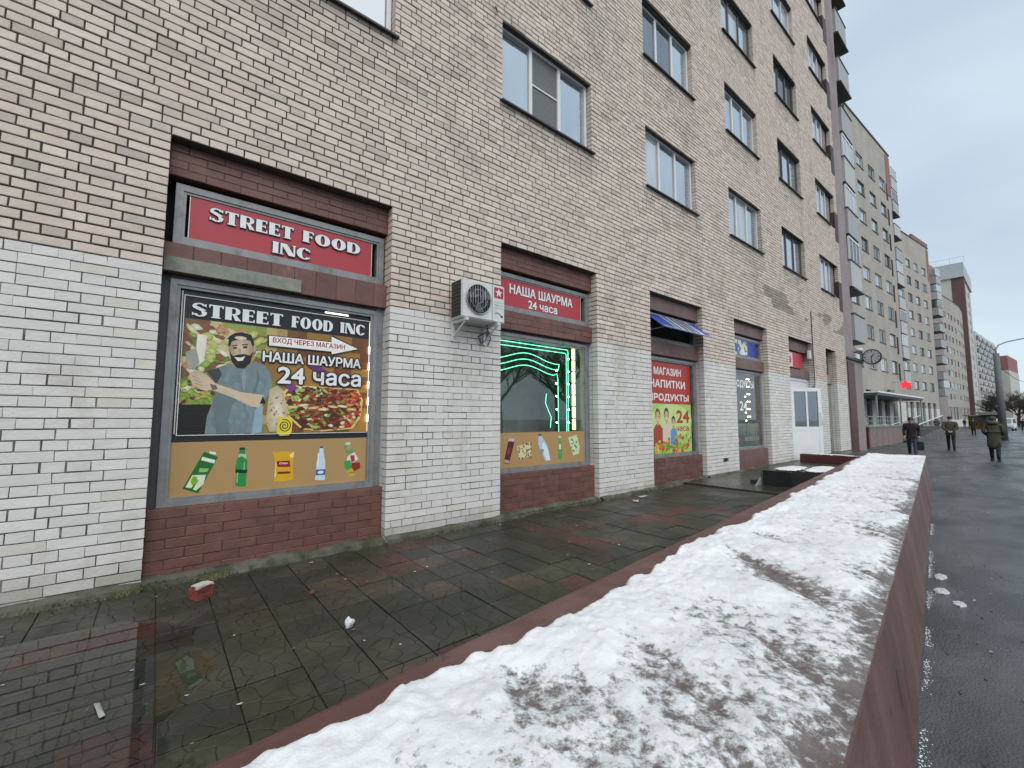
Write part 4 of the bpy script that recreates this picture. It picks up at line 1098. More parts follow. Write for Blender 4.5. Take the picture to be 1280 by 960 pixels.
# arrow and lettering
ax = [p_[0] for p_ in PR['arrow']]
arr = PR['arrow']
acx = sum(p_[0] for p_ in arr) / 7; acz = sum(p_[1] for p_ in arr) / 7
P.layer(); P.poly([(acx + (p_[0] - acx) * 1.03, acz + (p_[1] - acz) * 1.18) for p_ in arr], hexc('141414'))
P.layer(); P.poly(arr, hexc('F2F0EC'))
P.layer(); P.text('ВХОД ЧЕРЕЗ МАГАЗИН', .853, 1.53, 1.952, 2.010, hexc('9C1F2C'), 0.018)
for g_, c in ((0.012, hexc('100E0E')), (0, (.82, .82, .82))):
    P.layer()
    P.text('НАША ШАУРМА', .776, 1.70, 1.775, 1.868, c, 0.024, g_)
    P.text('24', .912, 1.144, 1.575, 1.728, c, 0.024, g_)
    P.text('часа', 1.23, 1.706, 1.575, 1.70, c, 0.024, g_)
P.layer(); P.deco('STREET', .218, .93, 2.125, 2.243, (.78, .82, .82)); P.deco('FOOD', 1.01, 1.40, 2.13, 2.243, (.78, .82, .82)); P.deco('INC', 1.475, 1.733, 2.135, 2.247, (.78, .82, .82))
# thin white border
P.layer()
for q in (_rc(.160, 1.086, 1.795, 1.092), _rc(.160, 1.086, .166, 2.30), _rc(1.789, 1.086, 1.795, 2.30), _rc(.160, 2.294, 1.795, 2.30)): P.poly(q, (.75, .76, .74))
P.build('printed_picture', M['print_lit'], po)

# ---- beige strips with products along the foot of both windows
M['beige'] = mat('tan_vinyl', hexc('B08E5E'), rough=0.4, var=0.05, scale=2)
pb = board('product_panel', 0.128, 1.80, 0.572, 1.03, 0.2005, 0.206, M['beige'], 'tan window panel printed with a juice carton, bottles and a chips bag', 'panel')
P = Print(0.2)
P.poly(PR['carton'], hexc('1F6B2A')); P.poly(PR['bottle'], hexc('2F8A45')); P.poly(PR['chips'], hexc('D8A822')); P.poly(PR['water'], hexc('C9DCE8'))
P.poly(PR['snack_a'], hexc('5DA05A')); P.poly(PR['snack_b'], hexc('E6DCD8')); P.poly(PR['snack_e'], hexc('C9A83A'))
P.layer(); P.poly(PR['carton_fruit'], hexc('DCE8C8')); P.poly(PR['carton_white'], hexc('E4ECD8')); P.poly(PR['carton_lbl'], hexc('8DBB6A'))
P.poly(PR['bottle_cap'], hexc('15301C')); P.poly(PR['bottle_band'], hexc('0E2A18')); P.poly(PR['bottle_neck'], hexc('A9CBB4'))
P.poly(PR['chips_hi'], hexc('F0E2A0')); P.poly(PR['chips_hi2'], hexc('F0DC90')); P.poly(PR['chips_red'], hexc('8E1F26')); P.poly(PR['chips_red2'], hexc('7A2416'))
P.poly(PR['water_lbl'], hexc('2F5F96')); P.poly(PR['water_cap'], hexc('34404E')); P.poly(PR['snack_c'], hexc('3F9A4A')); P.poly(PR['snack_d'], hexc('8E2A22'))
xb_ = [p_[0] for p_ in PR['bottle']]; zb_ = [p_[1] for p_ in PR['bottle']]
P.rect(min(xb_) + .015, min(xb_) + .026, min(zb_) + .04, min(zb_) + .13, hexc('7CC08A'))
P.rect(max(xb_) - .028, max(xb_) - .02, min(zb_) + .15, min(zb_) + .22, hexc('8FCFA0'))
P.layer(); P.poly(PR['carton_leaf'], hexc('86B030')); P.poly(PR['carton_txt'], hexc('E8F0E4')); P.poly(PR['snack_red'], hexc('A8324A'))
cr = PR['chips_red']
P.text('Chips', cr[3][0] + .016, cr[1][0] - .016, cr[3][1] + .018, cr[1][1] - .014, hexc('F6E8DC'), 0.02)
wl_ = PR['water_lbl']; P.ell((wl_[0][0] + wl_[1][0]) / 2, (wl_[0][1] + wl_[2][1]) / 2, .03, .016, hexc('D8E2EC'))
P.rect(wl_[0][0] + .012, wl_[0][0] + .022, wl_[0][1] + .03, wl_[0][1] + .16, hexc('F0F6FA'))
sa = PR['snack_a']; P.ell(sum(p_[0] for p_ in sa) / 6, sum(p_[1] for p_ in sa) / 6, .03, .022, hexc('C98A80'), 10, .4); P.ell(sa[1][0] + .015, sa[1][1] - .01, .03, .016, hexc('BFDCB8'))
se = PR['snack_e']; P.stroke([(se[0][0] + .02, se[0][1] - .03), (se[1][0] + .01, se[1][1] - .045)], .006, hexc('5A4A18'))
P.build_split([0, .48, .80, 1.12, 1.42, 9], ['juice_carton_print', 'green_bottle_print', 'chips_bag_print', 'water_bottle_print', 'snack_print'], M['print'], pb)

pb = board('product_panel', 3.59, 5.275, 0.572, 1.045, 0.1775, 0.183, M['beige'], 'tan window panel with snacks and bottles under the green neon', 'panel')
P = Print(0.1774)
P.layer(); P.poly(PR['choco'], hexc('5A2428')); P.poly(PR['cookie'], hexc('D9CBA0')); P.poly(PR['wbottle'], hexc('B4C9DC')); P.poly(PR['gbottle'], hexc('4FA24A')); P.poly(PR['crisps'], hexc('C9D8A8'))
P.layer()
ch = PR['choco']; P.poly([ch[0], ch[1], (ch[1][0] - .02, ch[1][1] - .04), (ch[0][0] - .02, ch[0][1] - .04)], hexc('C9B8B0')); P.ell((ch[0][0] + ch[2][0]) / 2, (ch[0][1] + ch[2][1]) / 2, .03, .05, hexc('7E3A3E'), 10, -.3)
P.poly([(ch[3][0] + .005, ch[3][1] + .01), (ch[2][0] - .005, ch[2][1] + .01), (ch[2][0] + .01, ch[2][1] + .05), (ch[3][0] + .02, ch[3][1] + .05)], hexc('B89A90'))
ck = PR['cookie']; ccx = sum(p_[0] for p_ in ck) / 4; ccz = sum(p_[1] for p_ in ck) / 4
for q in range(34): P.ell(ccx + rp.uniform(-.12, .12), ccz + rp.uniform(-.11, .11), .012, .012, hexc(rp.choice(['4A4430', '6A5C3A', '3A3626'])), 7)
wb = PR['wbottle']; P.poly([(p_[0] * .7 + wb[3][0] * .3, p_[1] * .7 + wb[3][1] * .3) for p_ in wb], hexc('DCE8F2')); P.rect(wb[0][0] - .005, wb[1][0] + .01, wb[0][1] - .012, wb[0][1] + .014, hexc('2A3A5A'))
P.ell(wb[4][0] - .07, wb[4][1] + .15, .035, .03, hexc('6F94BC'), 10)
gb = PR['gbottle']; P.rect(gb[0][0] - .002, gb[1][0] + .002, gb[0][1] - .02, gb[0][1] + .01, hexc('D8D0C0')); P.ell((gb[0][0] + gb[1][0]) / 2 + .005, (gb[0][1] + gb[4][1]) / 2 + .02, .022, .045, hexc('DDE8D0'), 10)
cp = PR['crisps']; ccx = sum(p_[0] for p_ in cp) / 6; ccz = sum(p_[1] for p_ in cp) / 6
for q in range(16): P.ell(ccx + rp.uniform(-.08, .08), ccz + rp.uniform(-.13, .13), .026, .016, hexc(rp.choice(['6FA04A', '4F8A3A', 'E4E8D0', '8DB870'])), 8, rp.uniform(-1, 1))
P.build_split([0, 3.87, 4.22, 4.62, 4.90, 9], ['chocolate_bar_print', 'cookie_print', 'water_bottle_print', 'green_bottle_print', 'crisps_print'], M['print'], pb)

# ---- shop poster: МАГАЗИН НАПИТКИ ПРОДУКТЫ
po = board('poster', 7.03, 8.635, 0.575, 2.345, 0.2065, 0.212, M['black'], 'red and green poster reading МАГАЗИН НАПИТКИ ПРОДУКТЫ 24 часа', 'poster')
P = Print(0.206)
P.rect(7.03, 8.632, 1.535, 2.343, hexc('B02A24')); P.rect(7.03, 8.632, .577, 1.535, hexc('A9CC6C'))
P.layer(); P.ell(7.9, 1.2, .75, .33, hexc('C4DC8A'), 24); P.rect(7.03, 8.632, 1.53, 1.537, hexc('8E1F1C'))
P.layer()
for t, a in (('МАГАЗИН', (7.31, 8.275, 2.095, 2.235)), ('НАПИТКИ', (7.16, 8.42, 1.848, 1.99)), ('ПРОДУКТЫ', (7.10, 8.55, 1.572, 1.722))): P.text(t, *a, (.82, .80, .76), 0.028)
for t, a in (('24', (8.07, 8.545, 1.165, 1.40)), ('часа', (8.055, 8.525, .995, 1.085))): P.text(t, *a, hexc('B0301E'), 0.034)
# a family of three over a heap of vegetables
for hx, hz, s_, shirt, hair in ((7.40, 1.28, 1.05, 'A83A2A', '6A4A34'), (7.70, 1.30, 1.0, 'D8C8B4', '2A2220'), (7.95, 1.17, .8, '5C93BE', '3A2A22')):
    P.layer(); P.poly([(hx - .15 * s_, .72), (hx - .14 * s_, hz - .22 * s_), (hx - .05 * s_, hz - .13 * s_), (hx + .05 * s_, hz - .13 * s_), (hx + .15 * s_, hz - .22 * s_), (hx + .17 * s_, .72)], hexc(shirt))
    P.layer(); P.ell(hx, hz + .03, .085 * s_, .125 * s_, hexc(hair), 16); P.layer(); P.ell(hx, hz - .01, .068 * s_, .105 * s_, hexc('D8A888'), 16); P.rect(hx - .03, hx + .03, hz - .16 * s_, hz - .08 * s_, hexc('CC9A7C'))
    P.layer(); P.ell(hx - .025 * s_, hz + .01, .011, .008, hexc('2A201C'), 8); P.ell(hx + .028 * s_, hz + .01, .011, .008, hexc('2A201C'), 8); P.ell(hx, hz - .055 * s_, .028 * s_, .013, hexc('F0E0DC'), 10)
P.layer()
for q in range(90):
    x = rp.uniform(7.12, 8.58); z = .60 + rp.random() ** 1.5 * (.30 if x > 7.6 else .22)
    P.ell(x, z, rp.uniform(.03, .075), rp.uniform(.025, .05), hexc(rp.choice(['5E9A2E', '7DB83A', 'C23A24', 'E0A03A', 'D9C89A', '8A5A2E', '4E8A2A', 'D86A2E', '98C850'])), 9, rp.uniform(-.8, .8), .25, rp)
    if q % 9 == 8: P.layer()
P.build('printed_picture', M['print'], po)
# ---- neon window: green tubes, LED dots and a warm light strip inside the second window
NEON = emit_mat('green_neon', (0.14, 1.0, 0.50), 2.4)
LEDM = emit_mat('cool_white_led', (0.9, 1.0, 0.82), 9.0)
STRIP = emit_mat('pale_green_light_strip', (0.82, 1.0, 0.48), 1.35)
ns = empty('neon_sign', (3.5, 0.3, 0.0)); tag(ns, 'green neon outline of wavy curtains with white dots in the second shop window', 'neon sign')
def neon(pts, r=0.0048):
    b = MB(); b.tube([(x - 3.5, y - .3, z) for x, y, z in pts], r, 8); return b.build('neon_tube', NEON, ns, smooth=True)
yn = 0.30
def wave(x0, x1, zf, n=40): return [(x0 + (x1 - x0) * i / n, yn, zf(x0 + (x1 - x0) * i / n)) for i in range(n + 1)]
neon(wave(3.40, 5.03, lambda x: 2.33 - 0.002 * (x - 3.4)) + [(5.05, yn, 2.30), (5.05, yn, 1.0)])
neon(wave(3.40, 4.98, lambda x: 2.27) + [(5.01, yn, 2.25), (5.01, yn, 1.0)])
wv = lambda a, ph, dx: (lambda x: a + 0.055 * math.cos((x - 4.17) / 0.62 * math.pi + ph) * (1 if x < 4.6 else .9) - .02 * abs(x - 4.17))
neon(wave(3.40, 4.85, wv(2.14, 0, 0)))
neon([(4.85, yn, wv(2.14, 0, 0)(4.85))] + wave(4.83, 3.40, wv(2.05, 0, 0)))
neon(wave(3.40, 4.72, wv(1.96, 0, 0)) + [(4.80, yn, 1.93), (4.82, yn, 1.85), (4.83, yn, 1.0)])
neon([(4.62, yn + .05, 1.62), (4.60, yn + .05, 1.48), (4.66, yn + .05, 1.36), (4.72, yn + .05, 1.26), (4.70, yn + .05, 1.1)], 0.004)
led_me = None
for i in range(6):
    for xx in (4.77, 5.035):
        z = 2.18 - i * 0.2
        if xx < 5 and i == 0: continue
        bm = bmesh.new(); bmesh.ops.create_icosphere(bm, subdivisions=1, radius=0.013 if xx < 5 else 0.016)
        if led_me is None:
            led_me = bpy.data.meshes.new('led'); bm.to_mesh(led_me); led_me.materials.append(LEDM)
        bm.free()
        o = bpy.data.objects.new('led', led_me); COL.objects.link(o); o.parent = ns; o.location = (xx - 3.5, yn - .02 - .3, z)
b = MB()
for i in range(7): b.bbox(5.135, 5.19, .27, .31, 1.06 + i * .187, 1.06 + i * .187 + .175, .012)
tag(b.build('light_strip', STRIP), 'pale green vertical light strip beside the neon curtains', 'light')
# LED dots and tube glow round the poster in the first window
ls = empty('light_chain', (1.8, .2, 1.0)); tag(ls, 'chain of small white lamps along the right edge of the cook poster', 'light')
WLED = emit_mat('warm_white_led', (1.0, 0.95, 0.72), 7.0)
for i, z in enumerate((1.98, 1.80, 1.60, 1.42, 1.24)):
    b = MB(); b.bbox(-.012, .016, -.016, .0, z - 1.0 - .04, z - 1.0 + .04, .006); b.build('lamp', WLED, ls)
STR2 = emit_mat('soft_white_tube', (0.98, 1.0, 0.88), 1.8)
b = MB(); b.bbox(-.008, .006, -.006, .004, .10, 1.29, .002); b.build('tube', STR2, ls)
b = MB(); b.bbox(1.32, 1.56, .196, .204, 2.322, 2.338, .003); tag(b.build('light_tube', STR2), 'short white light tube above the header of the cook poster', 'light')
b = MB(); b.bbox(.143, .152, .196, .204, 1.10, 2.335, .003); tag(b.build('light_tube', mat('dull_white_tube', (.6, .6, .55), rough=.3)), 'unlit pale tube along the left edge of the cook poster', 'light')

# ---- third opening: tilted open blue fanlight and the lit lamp behind it
fl = empty('tilted_sign', (7.88, .17, 3.24)); tag(fl, 'blue printed fanlight panel swung open above the red and green poster', 'sign')
b = MB(); w2 = .93; dz, dy = -.36, -.42
b.faces([(-w2, 0, 0), (w2, 0, 0), (w2, dy, dz), (-w2, dy, dz), (-w2, .012, .012), (w2, .012, .012), (w2, dy + .012, dz + .014), (-w2, dy + .012, dz + .014)],
        [(0, 3, 2, 1), (4, 5, 6, 7), (0, 1, 5, 4), (1, 2, 6, 5), (2, 3, 7, 6), (3, 0, 4, 7)])
b.build('panel', mat('blue_print_panel', hexc('2A3F92'), rough=.35, var=.12, scale=2, col2=hexc('3B52A8')), fl)
def fp(u, v, off=.004):     # u across -1..1, v down 0..1 on the upper, outward face
    return (u * w2, dy * v - off * 0.65, dz * v + off * 0.75 + .014)
P = MB()
for q in range(5): P.poly([fp(-.55 + q * .25, .1), fp(-.47 + q * .25, .1), fp(-.35 + q * .25, .92), fp(-.5 + q * .25, .92)], 0, hexc(['9FB2CC', 'C8CBBE', 'B0A66A', '8FA0B8', 'D0D4D8'][q]))
P.poly([fp(-.98, .93), fp(.98, .93), fp(.98, .985), fp(-.98, .985)], 0, (.5, .52, .55))
P.build('print', M['print'], fl)
b = MB(); b.tube([(-.88, .05, -.36), (-.8, -.33, -.33)], .006, 6); b.build('stay', M['steel'], fl)
b = MB(); b.bbox(7.5, 8.15, .33, .37, 2.86, 2.90, .01); tag(b.build('ceiling_lamp', emit_mat('cool_tube', (.85, 1, .9), 3.0)), 'lit white tube lamp behind the opened blue fanlight', 'lamp')

# ---- fourth opening: blue sign, lamps, ПРОДУКТЫ 24 lettering, bottles
sg = board('signboard', 10.5, 11.98, 2.79, 3.20, 0.186, 0.197, mat('blue_sign', hexc('1E2A9A'), rough=.35, var=.08, scale=2), 'blue sign with a pale yellow pattern above the bright bottle window', 'sign')
P = Print(.1856)
P.rect(10.52, 11.5, 2.80, 3.19, hexc('3A46A8'))
for q in range(40): P.ell(10.95 + max(-.35, min(.45, rp.gauss(.1, .2))), 2.99 + rp.uniform(-.17, .17), rp.uniform(.03, .09), rp.uniform(.03, .07), hexc(rp.choice(['C9CFC0', 'D8D48A', '8FA0C8', 'E2E4DC', '5A6AB4'])), 9, rp.uniform(-1, 1), .3, rp)
P.build('print', M['print'], sg)
lt = board('window_lettering', 10.62, 11.75, 2.30, 2.303, .179, .183, M['black'], 'white letters ПРОДУКТЫ and 24 stuck on the bright bottle window', 'lettering')
P = Print(.179); P.text('ПРОДУКТЫ', 10.46, 11.71, 1.99, 2.18, (.85, .85, .85), .03); P.text('24', 10.89, 11.27, 1.45, 1.665, (.85, .85, .85), .03)
P.build('letters', M['print'], lt)
lc = empty('lamp_rows', (11.6, .3, 1.0)); tag(lc, 'rows of warm white bulbs glowing inside the bottle window', 'light')
BULB = emit_mat('warm_bulb', (1.0, .95, .62), 4.0)
bl_me = None
for c_, xx in enumerate((11.50, 11.62, 11.74)):
    for i in range(7 if c_ > 0 else 4):
        z = 2.25 - i * .19 if c_ > 0 else 1.80 - i * .2
        if bl_me is None:
            bm = bmesh.new(); bmesh.ops.create_icosphere(bm, subdivisions=2, radius=.02); bl_me = bpy.data.meshes.new('bulb'); bm.to_mesh(bl_me); bm.free(); bl_me.materials.append(BULB)
        o = bpy.data.objects.new('bulb', bl_me); COL.objects.link(o); o.parent = lc; o.location = (xx - 11.6, .0, z - 1.0)
bp_ = board('bottle_poster', 10.42, 12.0, .60, 1.13, .2065, .212, mat('pale_green_vinyl', hexc('B9C8B0'), rough=.4), 'poster of assorted bottles along the foot of the bright window', 'poster')
P = Print(.206)
for q in range(26):
    x = 10.46 + q * .06; h = rp.uniform(.25, .5); c = hexc(rp.choice(['6E2A22', '2F5A3A', 'C9C2A8', '3A2A22', '9A7A3A', '4A6A8A', 'D8DCD8', '7A3A2A']))
    P.rect(x - .024, x + .024, .61, .61 + h * .66, c); P.rect(x - .01, x + .01, .61 + h * .66, .61 + h, c)
P.layer()
for q in range(26): P.rect(10.46 + q * .06 - .02, 10.46 + q * .06 + .02, .70, .80, hexc(rp.choice(['E6E0CC', 'B43A2A', 'E0C86A', 'DCE4EA'])))
P.build('bottle_print', M['print'], bp_)

# ---- door bay: red sign, white plastic door swung open, transom, alarm box
sg = board('signboard', 14.0, 15.42, 2.78, 3.24, .20, .215, mat('bright_red_sign', hexc('B81F2E'), rough=.4, var=.06), 'small red sign over the white shop door', 'sign')
P = Print(.199); P.rect(14.02, 14.62, 2.80, 3.22, hexc('D8C8C8')); P.build('print', M['print'], sg); P = Print(.1985); P.ell(14.4, 3.0, .12, .12, hexc('C83A44')); P.build('emblem', M['print'], sg)
dr = empty('shop_door', (13.80, .06, zp(13.8) + .04), R(-38)); tag(dr, 'white plastic shop door with a tall glazed upper half standing open', 'door')
dw, dh = .88, 2.02
rect_frame('leaf_frame', 0, dw, 0, dh, -.03, .03, .10, M['pvc'], dr)
one('lower_panel', M['pvc'], dr, .10, dw - .10, -.018, .018, .10, .82)
one('mid_rail', M['pvc'], dr, .10, dw - .10, -.026, .026, .82, .93)
one('mullion', M['pvc'], dr, .44, .49, -.024, .024, .93, dh - .10)
one('pane', M['glassC'], dr, .10, .44, -.006, .006, .93, dh - .10)
one('pane', M['glassC'], dr, .49, dw - .10, -.006, .006, .93, dh - .10)
b = MB(); b.tube([(dw - .05, -.03, .98), (dw - .05, -.085, 1.0), (dw - .05, -.085, 1.3), (dw - .05, -.03, 1.32)], .014, 8); b.build('handle', M['pvc'], dr, smooth=True)
df_ = rect_frame('door_frame', 13.76, 15.70, zp(14) + .02, 2.47, .16, .24, .09, M['pvc'], bldA)
one('transom_panel', M['pvc'], df_, 13.85, 15.61, .18, .21, 2.15, 2.40)
one('side_panel', M['pvc'], df_, 14.95, 15.61, .18, .21, .15, 2.10)
b = MB(); b.bbox(15.55, 15.68, .02, .10, 3.10, 3.36, .012); tag(b.build('alarm_box', M['pvc']), 'small white box high in the corner above the shop door', 'box')
b = MB(); b.tube([(15.72, -.02, 4.6), (15.72, -.02, 3.3), (15.70, -.03, 2.4), (15.62, -.04, 2.15), (15.5, -.02, 2.25)], .012, 6); tag(b.build('cable', M['rubber']), 'black cable hanging down the bricks by the shop door', 'cable')

# ---- air conditioner on brackets
ac = empty('air_conditioner', (2.665, -.06, 2.40)); tag(ac, 'white outdoor air conditioner unit on wall brackets with a red star sticker', 'air conditioner')
w_, d_, h_ = .62, .25, .46
b = MB()
bm = bmesh.new(); bmesh.ops.create_cube(bm, size=1)
for v in bm.verts: v.co = Vector((w_ / 2 + v.co.x * w_, -d_ / 2 + v.co.y * d_, h_ / 2 + v.co.z * h_))
bmesh.ops.bevel(bm, geom=bm.edges[:], offset=.012, segments=2, affect='EDGES')
b.bm(bm); b.build('casing', M['white'], ac)
fcx, fcz, fr_ = .225, .235, .175
b = MB()
b.faces([(fcx + fr_ * math.cos(2 * math.pi * i / 40), -d_ - .002, fcz + fr_ * math.sin(2 * math.pi * i / 40)) for i in range(40)], [tuple(range(40))])
b.build('fan_well', M['dark'], ac)
b = MB()
for i in range(3):
    a = i * 2.094
    b.faces([(fcx + math.cos(a + t) * r_, -d_ - .004 - .006 * q, fcz + math.sin(a + t) * r_) for q, (t, r_) in enumerate([(0, .03), (.9, .05), (1.0, .15), (.55, .165), (.1, .15)])], [(0, 1, 2, 3, 4)])
b.build('fan_blades', M['frame_dark'], ac)
b = MB()
for i in range(10):
    x = -fr_ + 2 * fr_ * (i + .5) / 10; hz = math.sqrt(max(0, fr_ ** 2 - x * x)); b.tube([(fcx + x, -d_ - .014, fcz - hz), (fcx + x, -d_ - .02, fcz), (fcx + x, -d_ - .014, fcz + hz)], .0028, 5)
for r_ in (.05, .115, fr_): b.tube([(fcx + r_ * math.cos(t), -d_ - .014, fcz + r_ * math.sin(t)) for t in [2 * math.pi * k / 36 for k in range(37)]], .003 if r_ < fr_ else .006, 5)
b.build('fan_grille', M['steel'], ac, smooth=True)
b = MB(); b.box(-.003, .0, -d_ + .03, -.02, .02, h_ - .02); cl = b.build('coil_side', M['black'], ac)
b = MB()
for i in range(9): b.box(-.006, -.003, -d_ + .035, -.025, .04 + i * .045, .047 + i * .045)
b.build('coil_fin', M['frame_dark'], ac)
b = MB(); b.box(.425, .428, -d_ - .004, -d_ + .01, .01, h_ - .01); b.build('panel_seam', M['frame_dark'], ac)
P = Print(-d_ - .003); P.rect(.455, .595, .30, .43, hexc('A83042')); P.layer()
sx, sz = .525, .365
st = [(sx + (.058 if k_ % 2 == 0 else .024) * math.sin(k_ * math.pi / 5), sz + (.058 if k_ % 2 == 0 else .024) * math.cos(k_ * math.pi / 5)) for k_ in range(10)]
P.poly(st, (.75, .7, .68))
for k_ in range(3): P.rect(.455, .59, .245 - k_ * .035, .25 - k_ * .035, (.4, .42, .42))
P.stroke([(.47, .105), (.50, .118), (.53, .108), (.56, .085)], .008, (.03, .03, .03)); P.ell(.57, .078, .02, .013, (.05, .05, .05))
P.build('sticker', M['print'], ac)
for xx in (.06, .52):
    b = MB(); b.box(xx - .018, xx + .018, -d_ - .02, .058, -.035, -.003); b.box(xx - .016, xx + .016, .03, .058, -.24, -.035); b.tube([(xx, -d_ + .01, -.03), (xx, .045, -.20)], .012, 6)
    b.build('bracket', M['white'], ac)
b = MB(); b.tube([(.5, -.05, .02), (.52, -.03, -.08), (.40, .0, -.15), (.46, .03, -.22), (.56, .05, -.16), (.60, .055, -.05)], .011, 6); b.build('hose', M['frame_dark'], ac, smooth=True)
b = MB(); b.tube([(.60, .05, -.05), (.62, .04, -.15), (.58, .045, -.24)], .006, 6); b.build('cable', M['rubber'], ac)

# small vents at the foot of two piers
for a, c, d, f in VENTS: one('vent_hole', M['dark'], bldA, a, c, .008, .0125, d, f)
b = MB(); b.tube([(3.35, -.004, 6.9), (3.33, -.03, 6.86), (3.36, -.035, 6.8), (3.38, -.01, 6.83)], .008, 6); tag(b.build('wall_hook', M['flash']), 'small dark hook on the bricks left of the three-pane window', 'hook')
for cc in ((15.72, 4.6, 5.6), (12.6, 4.35, 4.9)):
    pass
# ================================================================== LOW WALL WITH SNOW
S0, S1 = -6.0, 14.55
b = MB()
n = 140
rowsL = []
for i in range(n + 1):
    s = S0 + (S1 - S0) * i / n
    e = (float(fbm(s * 2.3, 1.7, 4)) - .5); e2 = (float(fbm(s * 3.9, 7.7, 4)) - .5); e3 = float(fbm(s * 6.1, 4.2, 3)) - .5
    prof = [(.0 + e * .015, -.2), (.0 + e * .012, W_TOP - .05), (.018, W_TOP - .012 + e2 * .008), (.05, W_TOP - .002), (.30, W_TOP), (.62, W_TOP), (W_W - .05, W_TOP - .001),
            (W_W - .016 + e * .012, W_TOP - .012 + e2 * .014), (W_W + e2 * .016, W_TOP - .045 + e3 * .02), (W_W + .025 + e2 * .014, .10), (W_W + .055 + e * .016, -.15), (W_W + .085 + e * .02, Z_SW - .05)]
    rowsL.append([wl(s, t, z) for t, z in prof])
for a, c in zip(rowsL[:-1], rowsL[1:]):
    for i in range(len(a) - 1): b.poly([a[i], c[i], c[i + 1], a[i + 1]], 1 if 4 <= i <= 5 else 0)
b.poly(rowsL[-1], 0); b.poly(rowsL[0][::-1], 0)
lw = b.build('low_wall', [M['wallred'], M['walltop']])
tag(lw, 'long low dark red concrete wall carrying old snow in the foreground', 'wall')

def snow_mat():
    m = bpy.data.materials.new('melting_snow'); m.use_nodes = True
    nt = m.node_tree; L = nt.links; p = nt.nodes['Principled BSDF']
    geo = N(nt, 'ShaderNodeNewGeometry'); at = N(nt, 'ShaderNodeAttribute', attribute_name='thick')
    mp = N(nt, 'ShaderNodeMapping'); mp.inputs['Scale'].default_value = (1.0, 1.0, 1.0); mp.inputs['Rotation'].default_value = (0, 0, 0.6)
    L.new(geo.outputs['Position'], mp.inputs['Vector'])
    n1 = N(nt, 'ShaderNodeTexNoise'); n1.inputs['Scale'].default_value = 19; n1.inputs['Detail'].default_value = 11; n1.inputs['Roughness'].default_value = 0.78
    L.new(mp.outputs['Vector'], n1.inputs['Vector'])
    nr = N(nt, 'ShaderNodeMapRange'); nr.clamp = False; nr.inputs['From Min'].default_value = 0.34; nr.inputs['From Max'].default_value = 0.66; nr.inputs['To Min'].default_value = -0.42; nr.inputs['To Max'].default_value = 0.42
    L.new(n1.outputs['Fac'], nr.inputs['Value'])
    ma = N(nt, 'ShaderNodeMath', operation='ADD'); L.new(nr.outputs[0], ma.inputs[0]); L.new(at.outputs['Fac'], ma.inputs[1])
    mr = N(nt, 'ShaderNodeMapRange'); mr.inputs['From Min'].default_value = 0.19; mr.inputs['From Max'].default_value = 0.50; L.new(ma.outputs[0], mr.inputs['Value'])
    n2 = N(nt, 'ShaderNodeTexNoise'); n2.inputs['Scale'].default_value = 16; n2.inputs['Detail'].default_value = 6; L.new(geo.outputs['Position'], n2.inputs['Vector'])
    wet = N(nt, 'ShaderNodeMix', data_type='RGBA'); wet.inputs['A'].default_value = (0.085, 0.05, 0.046, 1); wet.inputs['B'].default_value = (0.22, 0.205, 0.20, 1); L.new(n2.outputs['Fac'], wet.inputs['Factor'])
    n3 = N(nt, 'ShaderNodeTexNoise'); n3.inputs['Scale'].default_value = 3.2; n3.inputs['Detail'].default_value = 7; L.new(geo.outputs['Position'], n3.inputs['Vector'])
    sn = N(nt, 'ShaderNodeMix', data_type='RGBA'); sn.inputs['A'].default_value = (0.60, 0.63, 0.66, 1); sn.inputs['B'].default_value = (0.86, 0.88, 0.89, 1); L.new(n3.outputs['Fac'], sn.inputs['Factor'])
    mx = N(nt, 'ShaderNodeMix', data_type='RGBA'); L.new(mr.outputs[0], mx.inputs['Factor']); L.new(wet.outputs['Result'], mx.inputs['A']); L.new(sn.outputs['Result'], mx.inputs['B'])
    L.new(mx.outputs['Result'], p.inputs['Base Color'])
    rr = N(nt, 'ShaderNodeMapRange'); rr.inputs['To Min'].default_value = 0.35; rr.inputs['To Max'].default_value = 0.7; L.new(mr.outputs[0], rr.inputs['Value']); L.new(rr.outputs[0], p.inputs['Roughness'])
    p.inputs['Subsurface Weight'].default_value = 0.0
    nb = N(nt, 'ShaderNodeTexNoise'); nb.inputs['Scale'].default_value = 55; nb.inputs['Detail'].default_value = 7; nb.inputs['Roughness'].default_value = 0.65; L.new(geo.outputs['Position'], nb.inputs['Vector'])
    ad = N(nt, 'ShaderNodeMath', operation='MULTIPLY_ADD'); ad.inputs[1].default_value = 0.35; L.new(mr.outputs[0], ad.inputs[0]); L.new(nb.outputs['Fac'], ad.inputs[2])
    bp = N(nt, 'ShaderNodeBump'); bp.inputs['Strength'].default_value = 0.55; bp.inputs['Distance'].default_value = 0.012; L.new(ad.outputs[0], bp.inputs['Height']); L.new(bp.outputs['Normal'], p.inputs['Normal'])
    return m
M['melt'] = snow_mat()
ss = np.concatenate([np.arange(-2.5, 3.2, .0115), np.arange(3.2, 7, .02), np.arange(7, S1 - .02, .04)])
tt = np.concatenate([np.arange(.02, .5, .010), np.arange(.5, W_W + .0101, .0125)])
SS, TT = np.meshgrid(ss, tt, indexing='ij')
edge = .20 + .13 * (fbm(SS * 1.5, 0.3 + 0 * SS, 4) - .5) * 2 * .8 + .05 * (vnoise(SS * 7, 2.2 + 0 * SS) - .5) + .02 * (vnoise(SS * 22, 1.2 + 0 * SS) - .5)
edge = np.clip(edge - .06 * sstep(9, 13, SS), .05, .40)
ramp = sstep(0, .05, TT - edge) * (1 - .25 * sstep(.1, .5, TT - edge))
